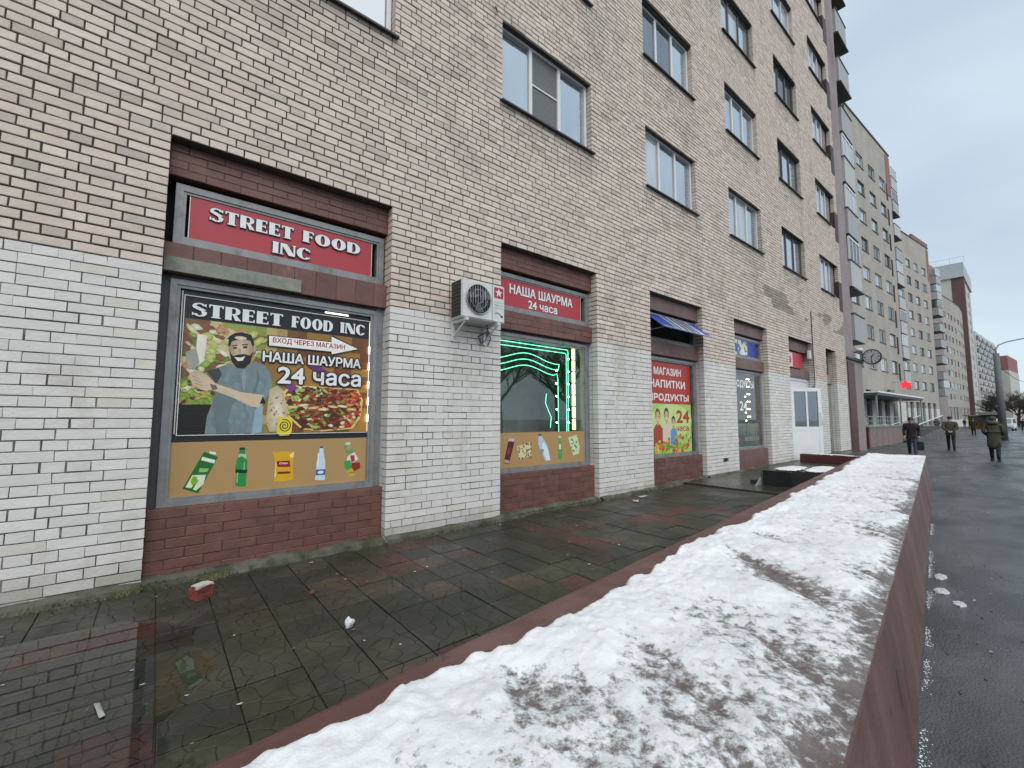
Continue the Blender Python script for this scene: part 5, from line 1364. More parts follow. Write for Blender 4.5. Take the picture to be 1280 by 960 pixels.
lump = fbm(SS * 2.2 + 4, TT * 2.8 + 1, 5)
fine = fbm(SS * 13, TT * 15, 4)
# melt patches: streaks across the street-side half, a few hollows in the middle
pat = fbm(SS * 1.5 + 31, TT * 1.3 + 7, 4)
streak = fbm(SS * 3.4 + TT * 2.2 + 5, TT * .9 - SS * .25 + 3, 4)
side = sstep(.35, 1.0, TT / W_W)
melt = sstep(.49, .70, pat * .45 + streak * .55 + .085 * side - .045) * (1 - .8 * sstep(7.6, 9.5, SS)) * sstep(.10, .30, TT - edge)
rim = sstep(W_W - .11, W_W + .02, TT + .16 * (fbm(SS * 3, 9 + TT * 2, 4) - .5)) * (1 - sstep(8, 9.5, SS))
melt = np.clip(melt * (.86 + .14 * sstep(1.2, 3.8, SS)) + rim * .95, 0, 1)
veil = fbm(SS * 6 + TT * 5, TT * 2.2 - SS * 1.2, 5)
thick = ramp * (1 - melt * (.72 + .28 * sstep(.5, .38, veil)))
far = sstep(8, 11, SS)
crust = np.abs(fbm(SS * 9 + 3, TT * 10 + 5, 4) - .5) * 2
H = .046 * thick * (.2 + 1.5 * lump) + .012 * (.30 - crust) * ramp * (1 - .6 * melt) + .024 * (fine - .5) * ramp * (1 - .5 * melt) + .006 * ramp * (1 - melt) + .011 * (fbm(SS * 30, TT * 33, 3) - .5) * ramp
H = np.maximum(H, 0) + .003 * ramp
endm = sstep(0, .12, S1 - .05 - SS)
H *= (.3 + .7 * endm)
keep = (TT > edge - .02)
P3 = np.stack([W0.x + WD.x * SS + WN.x * TT, W0.y + WD.y * SS + WN.y * TT, W_TOP - .0015 + H + .0022 * (ramp > .02)], -1)
ns_, nt_ = SS.shape
idx = np.arange(ns_ * nt_).reshape(ns_, nt_)
fq = np.stack([idx[:-1, :-1], idx[1:, :-1], idx[1:, 1:], idx[:-1, 1:]], -1)
kf = keep[:-1, :-1] & keep[1:, :-1] & keep[1:, 1:] & keep[:-1, 1:]
fq = fq[kf][:, ::-1]
att = np.clip(thick * (.45 + .85 * lump) + .10 * (fine - .5), 0, 1)
snw = np_mesh('snow', P3.reshape(-1, 3), fq, M['melt'], None, smooth=True, extra={'thick': att.ravel()})
tag(snw, 'melting old snow lying on the low red wall', 'snow', kind='stuff')

def snow_patch(name, poly_c, rx, ry, z, h, ang, label, seed, res=.03, parent=None):
    """an uneven heap of snow: height field cut where it thins out"""
    nx = int(2 * rx / res); ny = int(2 * ry / res)
    X, Y = np.meshgrid(np.linspace(-rx, rx, nx), np.linspace(-ry, ry, ny), indexing='ij')
    e = 1 - np.maximum(np.abs(X / rx) ** 3 + np.abs(Y / ry) ** 3, 0)
    nn = fbm(X * 3 + seed, Y * 3 + seed * 2, 5)
    Hh = e * 1.1 - .35 + (nn - .5) * 1.3
    k_ = Hh > 0
    th = np.clip(Hh, 0, 1)
    Z = z + h * np.sqrt(th) * (.6 + .8 * fbm(X * 7 + seed, Y * 7, 3))
    ca, sa = math.cos(ang), math.sin(ang)
    P_ = np.stack([poly_c[0] + X * ca - Y * sa, poly_c[1] + X * sa + Y * ca, Z], -1)
    ii = np.arange(nx * ny).reshape(nx, ny)
    f = np.stack([ii[:-1, :-1], ii[1:, :-1], ii[1:, 1:], ii[:-1, 1:]], -1)
    kk = k_[:-1, :-1] & k_[1:, :-1] & k_[1:, 1:] & k_[:-1, 1:]
    o = np_mesh(name, P_.reshape(-1, 3), f[kk], M['melt'], parent, smooth=True, extra={'thick': (th * 1.6 + .25).ravel()})
    return tag(o, label, 'snow', kind='stuff')
snow_patch('snow', (11.7, -.62), .75, .30, zp(12) + .032, .035, .05, 'thin snow on the slab behind the dark stair panel', 3.1)
snow_patch('snow', (11.9, -1.12), .95, .28, zp(12) + .032, .04, .1, 'snow strip lying between the stair pit and the cross wall', 8.3)
# clods on the pavement beside the wall
for i, (x, y, r_, lab) in enumerate(((5.72, -3.74, .085, 'larger dirty snow clod on the asphalt against the low wall'), (6.22, -3.68, .075, 'long thin snow clod beyond the larger one by the low wall'), (5.45, -3.88, .07, 'small flat snow remnant on the asphalt nearest the camera'))):
    nn = 18; b = MB(); rr_ = random.Random(i + 4); rings = []
    for j in range(6):
        f = j / 5; z = Z_SW + .032 * math.sin(f * math.pi / 2) * (r_ / .15); rad = r_ * math.cos(f * math.pi / 2 * .97)
        rings.append([(x + (1.5 if i == 1 else 1.1) * rad * math.cos(2 * math.pi * q / nn) * (.8 + .4 * float(vnoise(q * .9 + i * 7, j * .8))), y + .6 * rad * math.sin(2 * math.pi * q / nn) * (.8 + .4 * float(vnoise(q * .8, i * 3 + j))), z + .012 * (float(vnoise(q * 1.3, j * 1.7 + i)) - .5) * (j > 0)) for q in range(nn)])
    for a, c in zip(rings[:-1], rings[1:]):
        for q in range(nn): b.poly([a[q], a[(q + 1) % nn], c[(q + 1) % nn], c[q]])
    b.poly(rings[-1])
    M['dirtysnow'] = M.get('dirtysnow') or mat('dirty_wet_snow', (.46, .475, .49), rough=.5, var=.3, scale=30, bump=.5, bscale=60)
    tag(b.build('snow_clod', M['dirtysnow'], smooth=True), lab, 'snow')
# thin line of ice grit along the foot of the wall
gr = MB(); rg = random.Random(8)
for i in range(1500):
    s = rg.uniform(1.5, 9)
    if float(fbm(s * 2.6, 3.3, 3)) < .47: continue
    s = s; t = W_W + .09 + abs(rg.gauss(0, .018)); z = Z_SW + .001; r_ = rg.uniform(.0015, .005)
    p_ = wl(s, t, z); gr.faces([(p_[0] + r_ * rg.uniform(.6, 1.2), p_[1], z), (p_[0], p_[1] + r_ * rg.uniform(.6, 1.2), z), (p_[0] - r_, p_[1] - r_ * .3, z), (p_[0], p_[1] - r_, z), (p_[0], p_[1], z + r_ * .8)], [(0, 1, 4), (1, 2, 4), (2, 3, 4), (3, 0, 4)])
tag(gr.build('grit', M['snow']), 'pale grit and ice crumbs along the foot of the low wall', 'grit', kind='stuff')

# -------- cross wall by the door and the stair pit
b = MB(); b.bbox(13.52, 13.78, -1.62, -.20, zp(13.6) - .1, .305, .012); cw = b.build('cross_wall', M['darkred']); tag(cw, 'short dark red wall running from the shop door to the low wall', 'wall')
snow_patch('snow', (13.66, -.95), .15, .62, .303, .03, 0, 'snow cap along the top of the short cross wall', 12.4, res=.02)
pt = MB()
x0, x1, ya, yb = PIT[0], PIT[1], -.86, -2.6
pt.poly([(x0, ya, .1), (x0, yb, .1), (x0, yb, -2.2), (x0, ya, -2.2)]); pt.poly([(x1, ya, .1), (x1, yb, .1), (x1, yb, -2.2), (x1, ya, -2.2)])
pt.poly([(x0, ya, zp(9) + .03), (x1, ya, zp(10.9) + .03), (x1, ya, -2.2), (x0, ya, -2.2)]); pt.poly([(x0, ya, -2.0), (x1, ya, -2.0), (x1, yb, -2.0), (x0, yb, -2.0)])
tag(pt.build('stair_pit', mat('wet_pit_concrete', (.035, .033, .03), rough=.7, var=.3)), 'dark basement stair pit beside the low wall', 'pit', kind='structure')
pn = empty('sheet_barrier', (8.68, -1.3, zp(8.6))); tag(pn, 'black sheet metal panel standing at the head of the basement stairs', 'panel')
b = MB(); b.bbox(-.012, .012, -.28, .20, .0, .30, .004); b.build('sheet', M['black'], pn)
b = MB(); b.bbox(-.02, .02, .185, .215, .0, .305, .004); b.build('post', M['frame_dark'], pn)
b = MB(); b.faces([(-.28, .21, 0), (-.02, .21, 0), (-.02, .21, .16), (-.28, .235, 0), (-.02, .235, 0), (-.02, .235, .16)], [(0, 1, 2), (5, 4, 3), (0, 2, 5, 3), (0, 3, 4, 1)]); b.build('brace', M['concrete_grey'], pn)
b = MB(); b.bbox(PIT[0] + .02, PIT[1] - .1, -.90, -.87, zp(9), zp(9) + .075, .006); tag(b.build('pit_rail', M['black']), 'low black rail along the pavement side of the stair pit', 'rail')

# -------- litter, broken brick, moss and weeds on the terrace
def chunk(name, loc, sx, sy, sz, m, label, cat, seed, rot=0.0):
    bm = bmesh.new(); bmesh.ops.create_cube(bm, size=1); bmesh.ops.subdivide_edges(bm, edges=bm.edges[:], cuts=3, use_grid_fill=True)
    for v in bm.verts:
        f = 1 + .32 * (float(fbm(v.co.x * 3 + seed, v.co.y * 3 + v.co.z * 2.3 + seed, 3)) - .5)
        v.co = Vector((v.co.x * sx * f, v.co.y * sy * f, (v.co.z + .5) * sz * f))
    b = MB(); b.bm(bm); o = b.build(name, m, None, loc=loc, rz=rot); return tag(o, label, cat)
bs = empty('broken_brick', (.345, -.50, zp(0) + .002), .5); tag(bs, 'broken red brick with a pale mortar top on the wet tiles', 'brick')
M['clay'] = mat('raw_red_clay', (.25, .055, .035), rough=.7, var=.35, scale=20, bump=.5, bscale=60, col2=(.13, .03, .022))
o = chunk('clay_block', (0, 0, 0), .115, .085, .088, M['clay'], None, None, 2.2); o.parent = bs
o = chunk('mortar_crust', (.0, 0, .075), .11, .08, .022, mat('pale_mortar', (.45, .42, .38), rough=.9, var=.3), None, None, 5.5); o.parent = bs
for i, (x, y, s_, lab) in enumerate(((.985, -.93, .035, 'small red brick splinter on the mossy tiles left of the white rag'), (1.38, -.98, .026, 'tiny red brick chip on the tiles nearer the low wall'), (-.72, -1.05, .05, 'brown leaf-like scrap at the edge of the puddle'))):
    chunk('brick_chip', (x, y, zp(x) + .004), s_, s_ * .6, s_ * .5, M['clay'], lab, 'debris', i * 3.1 + 1, i * .9)
bm = bmesh.new(); bmesh.ops.create_icosphere(bm, subdivisions=3, radius=.034)
for v in bm.verts:
    k_ = .55 + .9 * float(fbm(v.co.x * 42 + 3, v.co.y * 42 + v.co.z * 31 + 8, 3)); v.co = Vector((v.co.x * k_ * 1.15, v.co.y * k_ * .8, max(-.022, v.co.z * k_ * (1.2 if v.co.x < 0 else .7)) + .022))
b = MB(); b.bm(bm); tag(b.build('crumpled_bag', mat('crumpled_plastic', (.60, .62, .63), rough=.35, var=.25, scale=40), loc=(1.03, -1.62, zp(1) + .004), rz=.4), 'crumpled white plastic bag on the tiles by the low wall', 'litter')
rl = random.Random(14)
scr = MB()
for i in range(95):
    x = rl.uniform(-.9, 7.5); y = -.12 - rl.random() ** 1.4 * 2.1
    if y < inner_y(x) + .1: continue
    r_ = rl.uniform(.004, .014); a = rl.uniform(0, 3.14); z = zp(x) + .007
    scr.poly([(x + r_ * math.cos(a + q) * (1 + .6 * (i % 2)), y + r_ * math.sin(a + q) * .7, z + .002 * (q == 1.2)) for q in (0, 1.2, 2.4, 3.7, 5.0)], 0, rl.choice([(.5, .5, .47), (.25, .22, .16), (.6, .58, .55), (.16, .12, .07)]))
for i in range(260):
    x = rl.uniform(2.2, 16); y = inner_y(x) - 1.42 - abs(rl.gauss(0, 1.3)); r_ = rl.uniform(.006, .022); a = rl.uniform(0, 3.14); z = Z_SW + .003
    scr.poly([(x + r_ * math.cos(a + q) * (1 + .9 * (i % 2)), y + r_ * math.sin(a + q) * .5, z + .002 * (q == 1.2)) for q in (0, 1.2, 2.4, 3.7, 5.0)], 0, rl.choice([(.012, .012, .012), (.02, .018, .015), (.10, .10, .095), (.3, .3, .3), (.035, .028, .02)]))
tag(scr.build('litter_scraps', M['print']), 'tiny scraps and crumbs scattered over the wet tiles and asphalt', 'litter', kind='stuff')
for (x, y, w_s, h_s, a, lab) in ((6.15, -.28, .22, .07, .1, 'white paper scrap by the foot of the third pier'), (5.75, -.42, .16, .09, .6, 'pale flattened carton near the third pier'), (-.10, -1.72, .02, .14, .2, 'pale strip of plastic lying in the puddle')):
    b = MB(); b.faces([(-w_s / 2, -h_s / 2, 0), (w_s / 2, -h_s / 2, .004), (w_s / 2, h_s / 2, .001), (-w_s / 2, h_s / 2, .006), (0, 0, .012)], [(0, 1, 4), (1, 2, 4), (2, 3, 4), (3, 0, 4)])
    tag(b.build('paper_scrap', mat('wet_paper', (.33, .33, .31), rough=.6), loc=(x, y, zp(x) + .008), rz=a), lab, 'litter')
# moss and short weeds along the wall foot
mo = MB(); rm_ = random.Random(31)
for i in range(2600):
    x = rm_.uniform(-2.5, 7.2); y = -.02 - abs(rm_.gauss(0, .075))
    inop = any(l < x < r for l, r in SP)
    if float(fbm(x * 1.7 + 2, 5.5, 3)) < .47 and rm_.random() < .85: continue
    z = zp(x) + (.012 if y < -.07 else .03) ; h = rm_.uniform(.006, .02); r_ = rm_.uniform(.004, .012)
    a = rm_.uniform(0, 6.28)
    mo.poly([(x + r_ * math.cos(a), y + r_ * math.sin(a), z), (x - r_ * math.cos(a), y - r_ * math.sin(a), z), (x + rm_.uniform(-.006, .006), y + rm_.uniform(-.006, .006), z + h)], 0, rm_.choice([(.055, .075, .018), (.04, .055, .015), (.075, .085, .025), (.06, .05, .02)]))
for (tx, ty, n_) in ((.45, -.14, 90), (-.13, -.12, 60), (-.55, -.10, 50), (2.4, -.12, 40), (5.6, -.1, 40)):
    for i in range(n_):
        a = rm_.uniform(0, 6.28); l_ = rm_.uniform(.03, .09); x = tx + rm_.gauss(0, .05); y = ty + rm_.gauss(0, .02); z = zp(x) + .005
        dx, dy = math.cos(a) * l_ * .7, math.sin(a) * l_ * .5
        mo.poly([(x - .002, y, z), (x + .002, y, z), (x + dx * .6, y + dy * .6, z + l_ * .7)], 0, rm_.choice([(.14, .15, .05), (.09, .11, .03), (.2, .18, .09)]))
        mo.poly([(x + dx * .6 - .001, y + dy * .6, z + l_ * .7), (x + dx * .6 + .001, y + dy * .6, z + l_ * .7), (x + dx, y + dy, z + l_ * .8)], 0, (.14, .14, .06))
M['leafmat'] = mat('moss_and_weed', (1, 1, 1), rough=.8, var=.2, attr=True)
tag(mo.build('moss', M['leafmat']), 'green moss and short weeds along the foot of the shop wall', 'moss', kind='stuff')
# ================================================================== THE REST OF THE STREET
M['farbrick'] = mat('distant_beige_brick', (.39, .362, .325), rough=.9, var=.16, scale=1.2, dirt=(.33, .31, .28), dscale=.35, dpos=(.45, .7), bump=.2, bscale=12)
M['farwhite'] = mat('whitewashed_ground_floor', (.60, .59, .57), rough=.85, var=.12, scale=2)
M['redstucco'] = mat('faded_red_plaster', (.27, .12, .12), rough=.85, var=.1, scale=1)
M['balc'] = mat('grey_balcony_sheet', (.36, .37, .375), rough=.6, var=.18, scale=1.2, stretch=(6, 6, .6))
M['balc2'] = mat('pale_balcony_sheet', (.46, .47, .47), rough=.6, var=.15, scale=1.2, stretch=(6, 6, .6))

def far_window(parent, x0, x1, z0, z1, rng, y=.10):
    white = rng.random() < .55
    fr = rect_frame('window', x0 + .01, x1 - .01, z0 + .02, z1 - .01, y, y + .06, .08, M['pvc'] if white else M['frame_dark'], parent)
    xm = x0 + (x1 - x0) * (.5 if rng.random() < .5 else .36)
    r_ = rng.random()
    gm = M['glassA'] if r_ < .40 else (M['glassB'] if r_ < .65 else M['glassC'])
    b = MB(); b.box(x0 + .08, xm - .03, y + .02, y + .03, z0 + .08, z1 - .08); b.box(xm + .03, x1 - .08, y + .02, y + .03, z0 + .08, z1 - .08)
    b.build('pane', gm, fr)
    one('sill', M['flash'], fr, x0 - .04, x1 + .04, -.05, y + .02, z0 - .03, z0 + .02)
def section(name, loc, ang, length, cols, label, rng, storeys=8, ground=True, roof=28.5, ww=1.85, red_end=None, hold=3.45, gw=None, depth=12.0):
    e = empty(name, (loc[0], loc[1], 0), R(ang)); tag(e, label, 'building')
    hs = []
    for k in range(storeys):
        for c in cols: hs.append((c, c + ww, W_SILL + k * PITCH_Z, W_HEAD + k * PITCH_Z, .16))
    gws = gw if gw is not None else [c + .1 for c in cols]
    if ground:
        for c in gws: hs.append((c, c + 1.45, .45, 3.75, .3))
    wall = core_wall('wall', 0, length, -.6, roof, hs, 0, [M['farbrick'], M['farwhite']], 2.9, e)
    for h in hs:
        if h[3] > 4: far_window(e, h[0], h[1], h[2], h[3], rng)
        else: 
            s = one('shopfront', M['glassC'], e, h[0], h[1], .2, .25, h[2], h[3]); one('frame', M['frame_dark'], s, h[0], h[1], .17, .2, 2.6, 2.75)
    b = MB(); b.box(-.05, length + .05, -.07, .25, roof, roof + .14); b.build('coping', M['flash'], e)
    b = MB(); b.tube([(length * .55, -.06, roof - .1), (length * .55, -.06, roof - 1.6)], .06, 6); b.build('rain_spout', M['flash'], e)
    if red_end: one('red_plaster_corner', M['redstucco'], e, red_end[0], red_end[1], -.03, .02, red_end[2], roof - .25)
    return e
def balcony_stack(parent, x0, x1, yf, yb, z0, n, rng, skip=(), glz=.4):
    for k in range(n):
        if k in skip: continue
        z = z0 + k * PITCH_Z
        h = 1.28
        gl = rng.random() < glz
        m = M['balc'] if rng.random() < .6 else M['balc2']
        bb = MB(); bb.box(x0, x1, yf, yb, z, z + .14); bb.build('balcony_slab', M['flash'], parent)
        bb = MB(); t = .04
        bb.box(x0 - .02, x1 + .02, yf - .02, yf + t, z + .02, z + h); bb.box(x0 - .02, x0 + t, yf + t, yb, z + .02, z + h); bb.box(x1 - t, x1 + .02, yf + t, yb, z + .02, z + h)
        p_ = bb.build('balcony_box', m, parent)
        q = MB(); q.box(x0 - .05, x1 + .05, yf - .05, yf + .03, z + h, z + h + .05); q.box(x0 - .05, x0 + .03, yf + .03, yb, z + h, z + h + .05); q.build('railing_cap', M['flash'], p_)
        if gl:
            q = MB(); q.box(x0, x1, yf + .01, yf + .05, z + h + .05, z + 2.45); q.box(x0, x0 + .04, yf + .05, yb, z + h + .05, z + 2.45); q.build('glazing', M['glassC'] if rng.random() < .3 else M['glassB'], p_)
            q = MB()
            for i in range(4):
                xx = x0 + (x1 - x0) * i / 3; q.box(xx - .035, xx + .035, yf - .005, yf + .06, z + h + .05, z + 2.45)
            q.box(x0 - .02, x1 + .02, yf - .01, yf + .06, z + 2.40, z + 2.50); q.build('glazing_frame', M['pvc'], p_)
        else:
            q = MB(); q.box(x0 - .05, x1 + .05, yf - .1, yb, z + 2.50, z + 2.58); q.build('canopy', M['flash'], p_)

rs = random.Random(77)
# mauve stair block at the end of the near building, then its recessed balcony bay
mv = empty('stair_block', (19.375, .25, 0)); tag(mv, 'mauve plastered stair block with a dark red portal beside the white shop pier', 'building')
one('wall', M['mauve'], mv, 0, 2.2, 0, 10, -.6, 28.4)
one('portal_wall', M['mauve'], mv, .05, 2.1, -.26, 0.0, -.5, 3.45)
one('red_door', M['darkred'], mv, .06, .92, -.285, -.25, zp(19), 3.36)
one('portal_cap', M['flash'], mv, .0, 2.15, -.32, .02, 3.45, 3.52)
for k in range(8): one('dark_window', M['glassC'], mv, .1, .5, -.02, .02, 4.7 + k * PITCH_Z, 6.3 + k * PITCH_Z)
one('step', M['wallred'], mv, .1, 1.6, -1.0, -.3, -.5, -.05)
bay = empty('balcony_bay', (21.6, 1.6, 0)); tag(bay, 'recessed mauve bay stacked with boxy grey balconies', 'building')
one('wall', M['mauve'], bay, 0, 6.6, 0, 8, -.6, 28.4)
balcony_stack(bay, 3.9, 5.7, -.6, 0.0, 4.98, 9, rs, glz=.75)
for k in range(8):
    one('balcony_door', M['glassC'], bay, 4.1, 4.9, -.03, .01, 5.15 + k * PITCH_Z, 7.2 + k * PITCH_Z)

bB = section('apartment_building', (28, 5.76), -3.1, 29.6, [1.9, 5.35, 8.8, 12.2, 15.65, 19.05, 22.4, 25.8], 'second grey beige block with a faded red corner at its roof', rs, red_end=(28.2, 29.62, 24.0), gw=[3, 5.2, 8.8, 10.4, 12.8, 15.2, 17.6, 20.2, 22.6, 25.2])
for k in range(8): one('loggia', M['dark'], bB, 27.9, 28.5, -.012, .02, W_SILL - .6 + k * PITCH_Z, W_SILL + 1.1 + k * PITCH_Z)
O = Vector((28, 5.76, 0)) + Vector((math.cos(R(-3.1)), math.sin(R(-3.1)), 0)) * 29.6
cb = empty('balcony_bay', (O.x, O.y + 1.6, 0), R(-3.1)); tag(cb, 'narrow balcony bay between the second and third blocks', 'building')
one('wall', M['mauve'], cb, -.2, 8, 0, 8, -.6, 28.4)
balcony_stack(cb, 2.0, 4.2, -1.3, 0, 4.98, 9, rs)
bC = section('apartment_building', (62, 9.64), -6.3, 34.0, [1.9, 5.4, 8.9, 12.4, 15.9, 19.4, 22.95, 26.5, 30.2], 'third grey block with a red edge at its far roof corner', rs, red_end=(33.0, 34.02, 23.5), gw=[12, 15, 18, 20.4, 23, 25.6, 28.2, 30.8], roof=28.9)
one('red_parapet', M['redstucco'], bC, 26.5, 34.0, -.02, .3, 28.9, 29.7)
one('chimney', M['concrete_grey'], bC, 22.5, 24.2, 2, 3.2, 28.9, 30.4)
O = Vector((62, 9.64, 0)) + Vector((math.cos(R(-6.3)), math.sin(R(-6.3)), 0)) * 34
cb = empty('balcony_bay', (O.x, O.y + .9, 0), R(-6.3)); tag(cb, 'far balcony bay between the third block and the curved block', 'building')
one('wall', M['mauve'], cb, -.2, 9, 0, 8, -.6, 27.5)
balcony_stack(cb, 1.2, 3.6, -1.4, 0, 4.98, 8, rs)

# curved block: short straight facets that turn away
cD = empty('curved_building', (0, 0, 0)); tag(cD, 'long pale block whose front curves away in even window rows', 'building')
DP = [(104.0, 10.9), (116, 9.8), (126.2, 8.83), (138.6, 7.75), (150, 7.1), (159, 7.3), (166, 8.3), (172, 10.4), (177, 13.5)]
for (xa, ya_), (xb, yb_) in zip(DP[:-1], DP[1:]):
    L_ = math.hypot(xb - xa, yb_ - ya_); an = math.atan2(yb_ - ya_, xb - xa)
    ncol = max(1, int(round(L_ / 3.4))); st = L_ / ncol
    hs = []
    for q in range(ncol):
        for k in range(8): hs.append((q * st + .75, q * st + .75 + 1.85, W_SILL + k * PITCH_Z, W_HEAD + k * PITCH_Z, .16))
        for u in (.25, 1.95): hs.append((q * st + u, q * st + u + 1.1, 1.2, 4.0, .25))
    w = core_wall('wall', 0, L_, -.6, 28.6, hs, 0, [M['farbrick'], M['farwhite']], 1.3, cD)
    w.location = (xa, ya_, 0); w.rotation_euler = (0, 0, an)
    for h in hs:
        bb = MB(); bb.box(h[0] + .1, h[1] - .1, .1, .14, h[2] + .08, h[3] - .08, 1)
        bb.box(h[0], h[1], .08, .15, h[2], h[2] + .09, 0); bb.box(h[0], h[1], .08, .15, h[3] - .09, h[3], 0); bb.box(h[0], h[0] + .1, .08, .15, h[2] + .09, h[3] - .09, 0); bb.box(h[1] - .1, h[1], .08, .15, h[2] + .09, h[3] - .09, 0)
        o = bb.build('window', [M['pvc'] if rs.random() < .35 else M['frame_dark'], rs.choice([M['glassA'], M['glassC'], M['glassC'], M['glassB']])], w)
    one('coping', M['flash'], w, -.05, L_ + .05, -.06, .3, 28.6, 28.75)

# panel tower behind it
M['cream'] = mat('cream_panels', (.50, .49, .45), rough=.85, var=.06, scale=.4)
M['paleblue'] = mat('pale_attic_sheet', (.40, .44, .45), rough=.6, var=.08, scale=.3)
M['brown'] = mat('dark_red_brown_cladding', (.115, .060, .058), rough=.8, var=.12, scale=.5)
M['mauvew'] = mat('pale_mauve_panels', (.42, .37, .38), rough=.8, var=.08, scale=.4)
tw = empty('tower_block', (186.0, 8.3, 0), R(0.6)); tag(tw, 'tall cream tower with a dark red brown corner strip and pale attic storey', 'building')
gx = 24.0
# local: x along the street (away), y into the block; gable faces the camera at x = 0
one('wall', M['cream'], tw, 0.1, 26, .3, gx, -.6, 44.2)
one('corner_strip', M['brown'], tw, 0.0, 2.4, 0, 2.7, -.6, 44.2)
one('attic', M['paleblue'], tw, -.5, 26.0, -.12, gx + .5, 44.2, 48.6)
for k in range(4): one('panel_joint', M['sign_edge'], tw, .04, .1, 2.7, gx, 6 + k * 10.0, 6.25 + k * 10.0)
b = MB()
for k in range(9): b.tube([(-.9, -.4 + k * 3, 48.6), (-.9, -.4 + k * 3, 50.2)], .05, 5)
b.tube([(-.9, -.6, 50.2), (-.9, gx, 50.2)], .05, 5); b.build('roof_railing', M['steel'], tw)
for k in range(14):
    for q in range(5): one('window', M['glassB'] if (k * 3 + q) % 3 else M['glassC'], tw, 3.2 + q * 4.4, 5.0 + q * 4.4, .22, .31, 3.0 + k * 2.9, 4.6 + k * 2.9)
one('pale_strip', M['mauvew'], tw, 2.4, 3.0, .1, .31, -.6, 44.2)
sl = empty('slab_block', (276, 12.5, 0), R(-3)); tag(sl, 'pale balconied slab far behind the tower', 'building')
one('wall', M['cream'], sl, 0, 60, 0, 18, -.6, 40)
for k in range(13):
    for q in range(9): one('balcony', M['balc2'] if (k + q) % 2 else M['glassC'], sl, 1.5 + q * 6.4, 5.5 + q * 6.4, -.6, .02, 2.5 + k * 2.85, 4.0 + k * 2.85)
rd = empty('red_block', (352, 13.2, 0), R(-4)); tag(rd, 'dark red brick block with a pale wing near the end of the street', 'building')
one('wall', M['brown'], rd, 0, 30, 0, 16, -.6, 38); one('pale_wing', M['cream'], rd, 4, 40, -7, 0, -.6, 28); one('red_top', M['redstucco'], rd, 4.2, 40, -6.8, 0, 28, 36)
fe = empty('distant_block', (520, -26, 0), R(-8)); tag(fe, 'faint pale blocks closing the street in the distance', 'building')
one('wall', M['cream'], fe, 0, 40, 0, 40, -.6, 22); one('wing', M['mauvew'], fe, 0, 40, -46, -4, -.6, 18)

# -------- shop platform, ramp and railing, canopy, red sign, clock
pf = empty('shop_platform', (31.0, 1.85, Z_SW)); tag(pf, 'pink granite shop platform with a dark red end', 'platform')
one('granite_wall', M['granite'], pf, .25, 9.2, 0, 3.2, -.1, 1.12); one('red_end', M['darkred'], pf, 0, .25, .0, 3.2, -.1, 1.05); one('slab', M['concrete_grey'], pf, .1, 9.3, -.06, 3.2, 1.12, 1.2)
b = MB()
for q in range(7): b.box(.4 + q * 1.45, .42 + q * 1.45, -.004, .0, -.1, 1.12)
b.build('joint', M['redmortar'], pf)
b = MB()
for q in range(10): b.tube([(.4 + q * .95, .05, 1.2), (.4 + q * .95, .05, 1.75)], .018, 6)
b.tube([(.4, .05, 1.75), (8.95, .05, 1.75)], .022, 6); b.tube([(.4, .05, 1.5), (8.95, .05, 1.5)], .014, 6); b.build('railing', M['steel'], pf)
snow_patch('snow', (36.5, 2.2), 2.2, .3, Z_SW + 1.2, .05, 0, 'snow left on the edge of the granite platform', 20.4, res=.08)
rp_ = empty('ramp', (40.4, 1.35, Z_SW)); tag(rp_, 'long dark ramp with steel railings beside the granite platform', 'ramp')
b = MB(); b.faces([(0, 0, 0), (15, 0, 0), (15, 0, 1.0), (0, 0, .12), (0, 1.6, 0), (15, 1.6, 0), (15, 1.6, 1.0), (0, 1.6, .12)], [(0, 1, 2, 3), (7, 6, 5, 4), (3, 2, 6, 7), (1, 5, 6, 2), (0, 3, 7, 4)]); b.build('slope', M['slab'], rp_)
for yy in (.05, 1.5):
    b = MB(); b.tube([(.1, yy, 1.05), (15, yy, 1.95)], .035, 6); b.build('handrail', M['pvc'], rp_)
    b = MB()
    for q in range(34): b.tube([(.2 + q * .445, yy, .12 + q * .026), (.2 + q * .445, yy, 1.04 + q * .0268)], .014, 5)
    b.tube([(.1, yy, .62), (15, yy, 1.5)], .016, 5); b.build('baluster', M['frame_dark'], rp_)
cn = empty('canopy', (38.6, 2.75, 2.95), R(-1.5)); tag(cn, 'flat shop canopy with snow along its front edge', 'canopy')
one('deck', M['frame_dark'], cn, 0, 15, 0, 2.4, 0, .16); one('snow_edge', M['snow'], cn, -.02, 15.02, -.05, 1.2, .16, .27)
for q in (0.2, 7, 14.6): one('post', M['steel'], cn, q, q + .09, .1, .19, -3.2, 0)
rsn = empty('red_neon_sign', (53.4, 3.46, 4.42)); tag(rsn, 'glowing red star shaped sign on the second block', 'neon sign')
b = MB(); st = [((.46 if k % 2 == 0 else .25) * math.sin(k * math.pi / 5), (.46 if k % 2 == 0 else .25) * math.cos(k * math.pi / 5)) for k in range(10)]
b.poly([(-.05, q[0] * 1.1, q[1]) for q in st]); b.poly([(.05, q[0] * 1.1, q[1]) for q in st[::-1]])
for k in range(10): b.poly([(-.05, st[k][0] * 1.1, st[k][1]), (.05, st[k][0] * 1.1, st[k][1]), (.05, st[(k + 1) % 10][0] * 1.1, st[(k + 1) % 10][1]), (-.05, st[(k + 1) % 10][0] * 1.1, st[(k + 1) % 10][1])])
b.build('star', emit_mat('red_neon', (1, .035, .045), 1.3), rsn)
b = MB(); b.tube([(0, 0, .3), (0, 1.1, .3)], .04, 6); b.build('bracket', M['steel'], rsn)
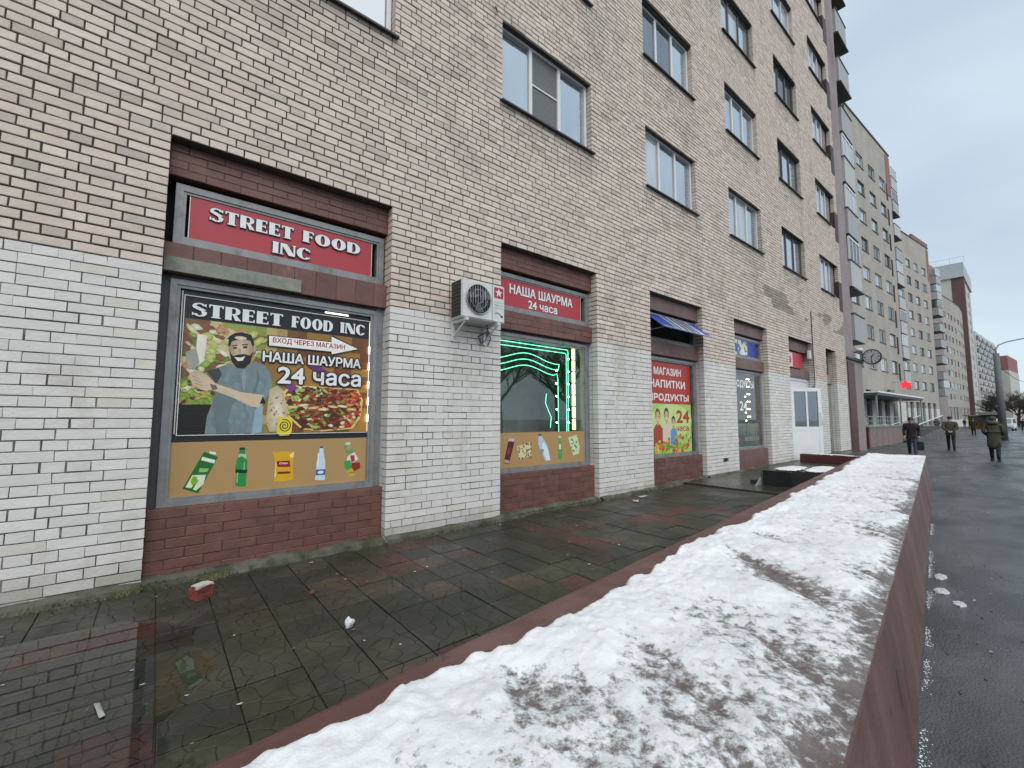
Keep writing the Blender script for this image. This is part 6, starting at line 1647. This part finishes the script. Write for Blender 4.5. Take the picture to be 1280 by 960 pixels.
b = MB(); b.box(50.5, 52.3, 4.1, 4.3, 3.4, 3.9); tag(b.build('shop_sign', mat('dull_green_sign', (.05, .10, .075), rough=.5)), 'small dark green sign on the second block under the clock', 'sign')

ck = empty('street_clock', (21.63, -.315, 3.68)); tag(ck, 'round street clock with a dark rim on a wall bracket', 'clock')
def disc(r, x, n=40): return [(x, r * math.cos(2 * math.pi * k / n), r * math.sin(2 * math.pi * k / n)) for k in range(n)]
b = MB(); d0, d1 = disc(.30, -.06), disc(.30, .06); b.poly(d0); b.poly(d1[::-1])
for k in range(40): b.poly([d0[k], d0[(k + 1) % 40], d1[(k + 1) % 40], d1[k]])
b.build('case', M['black'], ck)
b = MB(); b.poly(disc(.262, -.066)); fc = b.build('dial', mat('grey_dial', (.42, .45, .48), rough=.5), ck)
b = MB()
for k in range(12):
    a = k * math.pi / 6; ca, sa = math.cos(a), math.sin(a); r0, r1, w = (.195 if k % 3 else .18), .245, .011 if k % 3 else .018
    b.poly([(-.069, ca * r0 - sa * w, sa * r0 + ca * w), (-.069, ca * r1 - sa * w, sa * r1 + ca * w), (-.069, ca * r1 + sa * w, sa * r1 - ca * w), (-.069, ca * r0 + sa * w, sa * r0 - ca * w)])
b.build('hour_marks', M['black'], fc)
for nm, a, r_, w in (('hour_hand', R(52), .14, .014), ('minute_hand', R(-97), .21, .010)):
    # seen from the -X side the dial's right is -Y
    ca, sa = -math.cos(a), math.sin(a)
    b = MB(); b.poly([(-.073, -ca * .04 - sa * w, -sa * .04 + ca * w), (-.073, ca * r_ - sa * w, sa * r_ + ca * w), (-.073, ca * r_ + sa * w, sa * r_ - ca * w), (-.073, -ca * .04 + sa * w, -sa * .04 - ca * w)]); b.build(nm, M['black'], fc)
b = MB(); b.tube([(0, .28, .12), (0, .56, .26), (-.2, .6, .26)], .025, 8); b.tube([(0, .28, -.12), (0, .56, .02)], .02, 8); b.build('bracket', M['frame_dark'], ck)
b = MB()
bm = bmesh.new(); bmesh.ops.create_uvsphere(bm, u_segments=14, v_segments=8, radius=.11)
for v in bm.verts: v.co = Vector((v.co.x * 1.4, v.co.y, v.co.z * .7))
b.bm(bm); b.tube([(0, 0, .05), (0, .2, .12)], .02, 6)
tag(b.build('wall_lamp', M['white'], smooth=True, loc=(20.3, -.22, 3.82)), 'pale dome lamp on the mauve portal beside the clock', 'lamp')

# -------- pole with curved arm and wires
pl = empty('tram_pole', (51.2, -2.35, Z_SW)); tag(pl, 'grey tapered pole with a curved arm carrying wires', 'pole')
b = MB(); b.tube([(0, 0, 0), (0, 0, 3.4), (0, 0, 6.8)], [.25, .21, .17], 16); b.build('shaft', mat('pole_concrete', (.12, .135, .14), rough=.7, var=.2), pl, smooth=True)
b = MB(); b.tube([(0, 0, 6.7), (0, 0, 7.1), (.0, -.15, 7.45), (.0, -.6, 7.65), (.0, -2.6, 8.0), (.0, -5.2, 8.3)], .045, 8); b.build('arm', M['steel'], pl, smooth=True)
for i, (q0, q1) in enumerate((((0, -1.7, 7.85), (-30, -6, 8.4)), ((0, -3.6, 8.1), (-30, -8, 8.4)), ((0, -.2, 5.6), (30, -1.5, 6.2)), ((0, -3.4, 8.05), (40, -2.6, 7.0)))):
    b = MB(); pts = [(q0[0] + (q1[0] - q0[0]) * t, q0[1] + (q1[1] - q0[1]) * t, q0[2] + (q1[2] - q0[2]) * t - .5 * math.sin(math.pi * t)) for t in [k / 12 for k in range(13)]]
    b.tube(pts, .018, 5); b.build('wire', M['rubber'], pl)
for yy in (-1.7, -3.6):
    b = MB(); b.tube([(0, yy, 7.95), (0, yy, 7.7)], .07, 8); b.build('insulator', M['frame_dark'], pl)

# -------- kiosks at the stop
for i, (x, y, w, d, h, c, lab) in enumerate(((115, 2.2, 4, 2.2, 2.2, hexc('A98A2A'), 'yellow kiosk with a flat overhanging roof beside the road'), (110, .5, 4, 1.6, 2.4, hexc('3A3F3E'), 'dark bus shelter with a flat roof behind the walkers'), (124, 1.6, 4, 2, 2.8, hexc('4A4A48'), 'grey kiosk roof rising beyond the bus shelter'))):
    k_ = empty('kiosk', (x, y, Z_SW)); tag(k_, lab, 'kiosk')
    one('body', mat('kiosk_paint', c, rough=.5, var=.15, scale=1), k_, 0, w, 0, d, 0, h); one('roof', M['concrete_grey'], k_, -.7, w + .7, -.7, d + .6, h, h + .25)
    one('window', M['glassC'], k_, -.02, .02, .3, d - .3, 1.0, 2.0); one('window', M['glassC'], k_, .4, w - .4, -.02, .02, 1.0, 2.0)

# -------- vehicles
def car(name, loc, rz, label, prof, roofp, W, paint, wheel_x, wr=.33):
    """side profile swept across the width; roof narrower than the sill"""
    e = empty(name, loc, rz); tag(e, label, 'van' if 'van' in name else 'car', 'vehicles at the kerb')
    b = MB(); n_ = len(prof)
    def rowp(y, inset): return [(x, y * (1 - inset * max(0, (z - .9)) / 1.0), z) for x, z in prof]
    A, B_ = rowp(-W / 2, .14), rowp(W / 2, .14)
    b.poly(A[::-1]); b.poly(B_)
    for i in range(n_): b.poly([A[i], A[(i + 1) % n_], B_[(i + 1) % n_], B_[i]])
    body = b.build('body', paint, e)
    bv = body.modifiers.new('bevel', 'BEVEL'); bv.width = .05; bv.segments = 2
    g = MB()
    (x0, z0), (x1, z1), (x2, z2), (x3, z3) = roofp       # windscreen foot, top, rear top, rear foot
    yi = lambda z: W / 2 * (1 - .14 * max(0, (z - .9)) / 1.0)
    g.poly([(x0 + .02, -yi(z0) * .86, z0 + .03), (x1 - .0, -yi(z1) * .86, z1 - .03), (x1 - .0, yi(z1) * .86, z1 - .03), (x0 + .02, yi(z0) * .86, z0 + .03)])
    g.v = [(v[0] + .035, v[1], v[2] + .012) for v in g.v]; g.build('windscreen', M['glassC'], e)
    for s_ in (-1, 1):
        g = MB(); g.poly([(x0 - .12, s_ * (yi(z0) + .006), z0 + .05), (x1 - .05, s_ * (yi(z1 - .06) + .006), z1 - .09), (x2 + .15, s_ * (yi(z2 - .06) + .006), z2 - .09), (x3 + .2, s_ * (yi(z3) + .006), z3 + .05)]); g.build('side_window', M['glassC'], e)
        for wx in wheel_x:
            t_ = MB(); t_.tube([(wx, s_ * (W / 2 - .2), wr), (wx, s_ * (W / 2 + .015), wr)], wr, 20); ty = t_.build('wheel', M['rubber'], e, smooth=False)
            t_ = MB(); t_.tube([(wx, s_ * (W / 2 + .0), wr), (wx, s_ * (W / 2 + .025), wr)], wr * .6, 14); t_.build('rim', M['steel'], ty)
        h_ = MB(); fx = max(p_[0] for p_ in prof); h_.bbox(fx - .06, fx + .012, s_ * W * .36 - .13, s_ * W * .36 + .13, .62, .78, .02); h_.build('headlight', M['pvc'], e)
    one('bumper', M['frame_dark'], e, fx - .1, fx + .05, -W * .46, W * .46, .3, .5); one('grille', M['black'], e, fx - .02, fx + .015, -W * .22, W * .22, .6, .74)
    return e
vprof = [(-2.3, .35), (2.3, .35), (2.38, .6), (2.32, .95), (1.55, 1.12), (.85, 1.85), (-2.1, 1.98), (-2.35, 1.75), (-2.38, .6)]
M['vanw'] = mat('white_car_paint', (.62, .63, .64), rough=.25, var=.06)
car('delivery_van', (104.8, -.5, Z_RD), R(176), 'white van parked at the kerb behind the tram pole', vprof, [(1.55, 1.12), (.85, 1.85), (-2.1, 1.98), (-2.2, 1.12)], 1.9, M['vanw'], (-1.4, 1.45))
cprof = [(-2.1, .3), (2.1, .3), (2.18, .55), (2.1, .78), (1.0, .92), (.35, 1.42), (-1.0, 1.45), (-1.8, .98), (-2.15, .9), (-2.2, .55)]
for x, y, pm, lab in ((126, -3.6, mat('silver_car_paint', (.35, .36, .38), rough=.25), 'silver car beyond the white van at the right edge'), (138, -5.2, mat('dark_car_paint', (.03, .03, .035), rough=.25), 'dark car farthest along the road behind the silver one')):
    car('parked_car', (x, y, Z_RD), R(178), lab, cprof, [(1.0, .92), (.35, 1.42), (-1.0, 1.45), (-1.75, .98)], 1.75, pm, (-1.3, 1.35), .31)

# -------- bare trees
M['bark'] = mat('wet_bark', (.045, .038, .032), rough=.9, var=.3, scale=4)
def bare_tree(loc, h, seed, label, group, dens=5, depth=5):
    rng = random.Random(seed); e = empty('bare_tree', loc); tag(e, label, 'tree', group)
    tr = MB(); cr = MB()
    def grow(p, d, l, r_, lev):
        k = 3; pts = [p]; rr_ = [r_]
        q = Vector(p); dd = Vector(d)
        for i in range(k):
            dd = (dd + Vector((rng.uniform(-.16, .16), rng.uniform(-.16, .16), rng.uniform(-.03, .12)))).normalized(); q = q + dd * (l / k); pts.append(q.copy()); rr_.append(r_ * (1 - .45 * (i + 1) / k))
        (tr if lev == 0 else cr).tube(pts, rr_, 7 if lev < 2 else (4 if lev < 4 else 3), cap=False)
        if lev >= depth: return
        for c in range(dens if lev < depth - 1 else dens + 1):
            t = rng.uniform(.35, 1.0) if lev else rng.uniform(.45, 1.0); i = min(k - 1, int(t * k)); f = t * k - i
            base = pts[i].lerp(pts[i + 1], f); a = rng.uniform(0, 6.283); up = rng.uniform(.25, .9)
            nd = (dd * .7 + Vector((math.cos(a) * .9, math.sin(a) * .9, up * .5))).normalized(); grow(base, nd, l * rng.uniform(.5, .72), r_ * .48, lev + 1)
    grow(Vector((0, 0, 0)), Vector((0, 0, 1)), h * .42, h * .022, 0)
    tr.build('trunk', M['bark'], e); cr.build('crown', M['bark'], e)
tl = [(152, 1.6, 11, 'large bare tree right behind the tram pole'), (158, -.6, 10, 'bare tree with a wide crown right of the white van'), (176, 3.6, 12, 'tall dark bare tree beside the foot of the tram pole'), (148, -3.0, 9, 'bare tree at the right edge above the parked cars'), (200, 0.5, 13, 'bare tree far down the street before the pale blocks')]
for i, (x, y, h, lab) in enumerate(tl): bare_tree((x, y, -.5), h, 40 + i, lab, 'bare trees down the street', 6, 4)
# trees across the road: they show as reflections in the shop glass
for i, (x, y, h) in enumerate(((18, -20, 11), (21.5, -23, 12), (25.5, -20.5, 11), (31, -24, 12))):
    bare_tree((x, y, -.6), h, 60 + i, ['leafless tree across the road nearest the camera side', 'leafless tree across the road second from the camera side', 'leafless tree across the road third from the camera side', 'leafless tree across the road farthest along the street'][i], 'bare trees across the road', 5, 4)
# ================================================================== PEOPLE
def skin_mesh(verts, edges, radii, root=0, sub=2):
    me = bpy.data.meshes.new('tmp'); me.from_pydata(verts, edges, [])
    o = bpy.data.objects.new('tmp', me); COL.objects.link(o)
    sk = o.modifiers.new('s', 'SKIN'); sk.use_smooth_shade = True
    for i, r_ in enumerate(radii):
        d = me.skin_vertices[0].data[i]; d.radius = r_ if isinstance(r_, tuple) else (r_, r_); d.use_root = (i == root)
    ss_ = o.modifiers.new('d', 'SUBSURF'); ss_.levels = sub
    dg = bpy.context.evaluated_depsgraph_get(); dg.update()
    m = bpy.data.meshes.new_from_object(o.evaluated_get(dg))
    bpy.data.objects.remove(o); bpy.data.meshes.remove(me)
    return m
M['skin'] = mat('skin', (.48, .30, .23), rough=.55, var=.06)
M['jeans'] = mat('blue_jeans', (.035, .045, .085), rough=.85, var=.2, scale=8)
M['trouser'] = mat('black_trousers', (.014, .014, .017), rough=.85, var=.2, scale=8)
M['shoe'] = mat('dark_shoe', (.018, .016, .015), rough=.5)
M['hairm'] = mat('dark_hair', (.025, .02, .017), rough=.6, var=.3)
def person(loc, heading, H, label, coat, trousers, step=.22, arms='swing', coat_len=.62, hat=None, hood=None, stoop=0.0, wide=1.0, bag=None, face=False):
    e = empty('person', loc, heading); tag(e, label, 'person')
    s = H / 1.74
    # joints, facing +Y
    st = step
    lean = stoop
    pel = (0, 0, .93); spi = (0, .02 + lean * .3, 1.12); che = (0, .03 + lean * .7, 1.32); nec = (0, .05 + lean, 1.48); hd0 = (0, .065 + lean * 1.1, 1.56); hd1 = (0, .08 + lean * 1.15, 1.65)
    V = [pel, spi, che, nec, hd0, hd1]; E = [(0, 1), (1, 2), (2, 3), (3, 4), (4, 5)]
    Rr = [(.15 * wide, .11), (.145 * wide, .105), (.165 * wide, .115), .058, (.075, .085), (.078, .09)]
    def leg(sx, fy):
        i = len(V); k = .04 if fy > 0 else .02
        V.extend([(sx * .095, 0, .88), (sx * .10, fy * .45 + .03, .50), (sx * .10, fy - (.05 if fy < 0 else 0), .10 + (.05 if fy < 0 else 0)), (sx * .105, fy + .12, .045 + (.0 if fy > 0 else .005))])
        Rr.extend([.098, .078, .062, (.042, .035)]); E.extend([(0, i), (i, i + 1), (i + 1, i + 2), (i + 2, i + 3)])
    leg(-1, st); leg(1, -st)
    hands = []
    def arm(sx, pts):
        i = len(V); V.append((sx * .185 * wide, .03 + lean * .8, 1.40)); V.extend(pts); Rr.extend([.058, .045, .033]); E.extend([(2, i), (i, i + 1), (i + 1, i + 2)]); hands.append((sx, pts[0], pts[1]))
    if arms == 'swing':
        arm(-1, [(-.225 * wide, -.06, 1.13), (-.225 * wide, .02, .88)]); arm(1, [(.225 * wide, .06, 1.13), (.22 * wide, .18, .90)])
    elif arms == 'back':
        arm(-1, [(-.235 * wide, -.10, 1.14), (-.06, -.22 , .98)]); arm(1, [(.235 * wide, -.10, 1.14), (.05, -.23, .97)])
    else:
        arm(-1, [(-.225 * wide, -.02, 1.13), (-.19, .16, .98)]); arm(1, [(.225 * wide, -.02, 1.13), (.19, .16, .98)])
    sc = lambda L_: [(p_[0] * s, p_[1] * s, p_[2] * s) for p_ in L_]
    sr = lambda L_: [tuple(q * s for q in r_) if isinstance(r_, tuple) else r_ * s for r_ in L_]
    me = skin_mesh(sc(V), E, sr(Rr))
    for m_ in (M['skin'], trousers, M['shoe'], coat): me.materials.append(m_)
    for p_ in me.polygons:
        c = p_.center
        p_.material_index = 2 if c.z < .11 * s else (1 if c.z < .95 * s and abs(c.x) < .2 * s and abs(c.y) < .6 * s else (3 if c.z < 1.475 * s else 0))
    o = bpy.data.objects.new('body', me); COL.objects.link(o); o.parent = e
    # coat: trunk, flared skirt and sleeves as one garment
    hem = .93 - coat_len + .30
    CV = [(0, 0, .95), (0, .02 + lean * .3, 1.12), (0, .03 + lean * .7, 1.32), (0, .045 + lean, 1.47), (0, 0, (hem + .95) / 2), (0, 0, hem)]
    CE = [(0, 1), (1, 2), (2, 3), (0, 4), (4, 5)]
    CR = [(.172 * wide, .135), (.165 * wide, .13), (.175 * wide, .13), (.085, .085), (.182 * wide, .145), (.175 * wide, .14)]
    for sx, el, ha in hands:
        i = len(CV); CV.extend([(sx * .20 * wide, .03 + lean * .8, 1.405), el, tuple(a * .15 + c * .85 for a, c in zip(el, ha))]); CR.extend([.078, .064, .052]); CE.extend([(2, i), (i, i + 1), (i + 1, i + 2)])
    cm = skin_mesh(sc(CV), CE, sr(CR)); cm.materials.append(coat)
    o = bpy.data.objects.new('coat', cm); COL.objects.link(o); o.parent = e
    for sx, el, ha in hands:
        hb = MB(); el_, ha_ = Vector(el), Vector(ha); d = (ha_ - el_).normalized(); a = d.cross(Vector((0, 0, 1)));
        a = a.normalized() if a.length > .1 else Vector((1, 0, 0)); n_ = a.cross(d).normalized()
        pc = ha_ + d * .03
        hb.tube([(ha_ - d * .02) * s, pc * s, (pc + d * .04) * s], [.028 * s, .036 * s, .03 * s], 8)
        for q in range(4):
            o0 = pc + d * .03 + a * (.022 - q * .0145); l_ = (.062, .072, .066, .05)[q]
            hb.tube([o0 * s, (o0 + d * l_ * .55 + n_ * .008) * s, (o0 + d * l_ * .9 + n_ * .03) * s], [.0085 * s, .0078 * s, .006 * s], 6)
        o0 = pc + a * .03; hb.tube([o0 * s, (o0 + a * .02 + d * .025) * s, (o0 + a * .022 + d * .055 + n_ * .012) * s], [.010 * s, .009 * s, .007 * s], 6)
        hb.build('hand', M['skin'], e, smooth=True)
    hc = Vector((0, .075 + lean * 1.12, 1.62)) * s
    def cap(nm, m_, r_, zc, sq, zcut):
        bm = bmesh.new(); bmesh.ops.create_uvsphere(bm, u_segments=18, v_segments=12, radius=r_ * s)
        bmesh.ops.delete(bm, geom=[v for v in bm.verts if (v.co.z < zcut * s and v.co.y > -.02 * s) or v.co.z < (zcut - .06) * s], context='VERTS')
        for v in bm.verts: v.co = Vector((v.co.x, v.co.y * 1.12, v.co.z * sq)) + hc + Vector((0, -.005, zc)) * s
        b_ = MB(); b_.bm(bm); b_.build(nm, m_, e, smooth=True)
    if hat: cap('hat', hat, .112, .035, .95, .005)
    elif not hood: cap('hair', M['hairm'], .105, .02, 1.08, .0)
    if hood:
        bm = bmesh.new(); bmesh.ops.create_uvsphere(bm, u_segments=18, v_segments=12, radius=.15 * s)
        for v in bm.verts: v.co = Vector((v.co.x * 1.25, v.co.y * .85 - .06 * s, v.co.z * .62)) + hc + Vector((0, -.05, -.13)) * s + Vector((0, 0, .012 * math.sin(v.co.x * 60) * s))
        b_ = MB(); b_.bm(bm); b_.build('hood', hood, e, smooth=True)
        cap('hair', M['hairm'] if not hat else hat, .107, .025, 1.06, -.01)
    for sx, fy in ((-1, st), (1, -st)):
        b_ = MB(); yy = fy * 1.0
        b_.bbox((sx * .105 - .05) * s, (sx * .105 + .05) * s, (yy - .09) * s, (yy + .18) * s, .0, .075 * s, .02 * s); b_.build('shoe', M['shoe'], e)
    if face:
        f_ = MB()
        for sx in (-1, 1):
            f_.bbox((sx * .032 - .012) * s, (sx * .032 + .012) * s, hc.y + .088 * s, hc.y + .096 * s, hc.z - .004 * s, hc.z + .006 * s, .002 * s)
        f_.bbox(-.02 * s, .02 * s, hc.y + .085 * s, hc.y + .094 * s, hc.z - .062 * s, hc.z - .054 * s, .002 * s)
        f_.build('eyes_and_mouth', M['hairm'], e)
        f_ = MB(); f_.tube([(0, hc.y + .085 * s, hc.z), (0, hc.y + .112 * s, hc.z - .035 * s)], [.008 * s, .014 * s], 8); f_.build('nose', M['skin'], e, smooth=True)
        for sx in (-1, 1):
            f_ = MB(); f_.bbox((sx * .088 - .008) * s, (sx * .088 + .008) * s, hc.y - .02 * s, hc.y + .015 * s, hc.z - .03 * s, hc.z + .025 * s, .006 * s); f_.build('ear', M['skin'], e)
    return e
cm_ = lambda n_, c, v=.15: mat(n_, c, rough=.85, var=v, scale=9)
HD = lambda dx, dy: math.atan2(-dx, dy)     # local +Y heading
A_ = HD(-1, -.12); B2 = HD(1, .08)
person((24.9, -.83, Z_SW), A_, 1.68, 'person in a dark wine jacket and jeans walking towards the camera with a bag', cm_('dark_wine_jacket', (.028, .016, .02)), M['jeans'], coat_len=.46, face=True, wide=1.05, step=.28, stoop=.04)
b = MB(); b.bbox(-.05, .05, -.11, .11, 0, .36, .03); bg = b.build('bag_body', cm_('dark_blue_bag', (.02, .022, .035)))
bgt = empty('shopping_bag', (24.80, -1.10, Z_SW + .30), .1); tag(bgt, 'dark blue bag hanging from the hand of the jeans wearer', 'bag'); bg.parent = bgt
b = MB(); b.tube([(0, -.09, .34), (0, -.06, .50), (0, .06, .50), (0, .09, .34)], .008, 6); b.build('strap', M['rubber'], bgt)
person((31.8, -1.33, Z_SW), B2, 1.74, 'person in an olive brown jacket walking away with hands behind the back', cm_('olive_brown_jacket', (.052, .048, .036)), M['trouser'], arms='back', coat_len=.42, hat=cm_('black_cap', (.012, .012, .013)), stoop=.10, wide=1.12, step=.22)
person((25.15, -3.16, Z_SW), B2 - .1, 1.70, 'person in a bulky olive green parka with a brown hood walking away', cm_('olive_green_parka', (.066, .066, .043), .25), M['trouser'], arms='front', coat_len=.80, hood=cm_('brown_hood_lining', (.10, .07, .043)), hat=cm_('grey_knit_cap', (.05, .05, .05)), wide=1.22, step=.2)
person((65.7, .27, Z_SW), B2, 1.72, 'person in a long dark navy coat walking ahead of the parka', cm_('navy_coat', (.016, .018, .026)), M['trouser'], arms='front', coat_len=.8, wide=1.2, step=.12)
person((122.7, 5.5, Z_SW), B2, 1.72, 'most distant lone walker in black on the pavement', cm_('black_coat', (.014, .014, .015)), M['trouser'], coat_len=.6)
person((90, -2.6, Z_SW), A_, 1.72, 'person in dark clothes cut off by the right edge of the picture', cm_('black_coat_two', (.013, .014, .018)), M['trouser'], coat_len=.6, wide=1.1)
person((90.5, 5.9, Z_SW), B2, 1.7, 'left of two people standing at the far end of the ramp', cm_('dark_brown_coat', (.022, .018, .016)), M['trouser'], coat_len=.6)
person((93.5, 6.0, Z_SW), A_, 1.66, 'right of two people standing at the far end of the ramp', cm_('charcoal_coat', (.02, .021, .023)), M['trouser'], coat_len=.7)
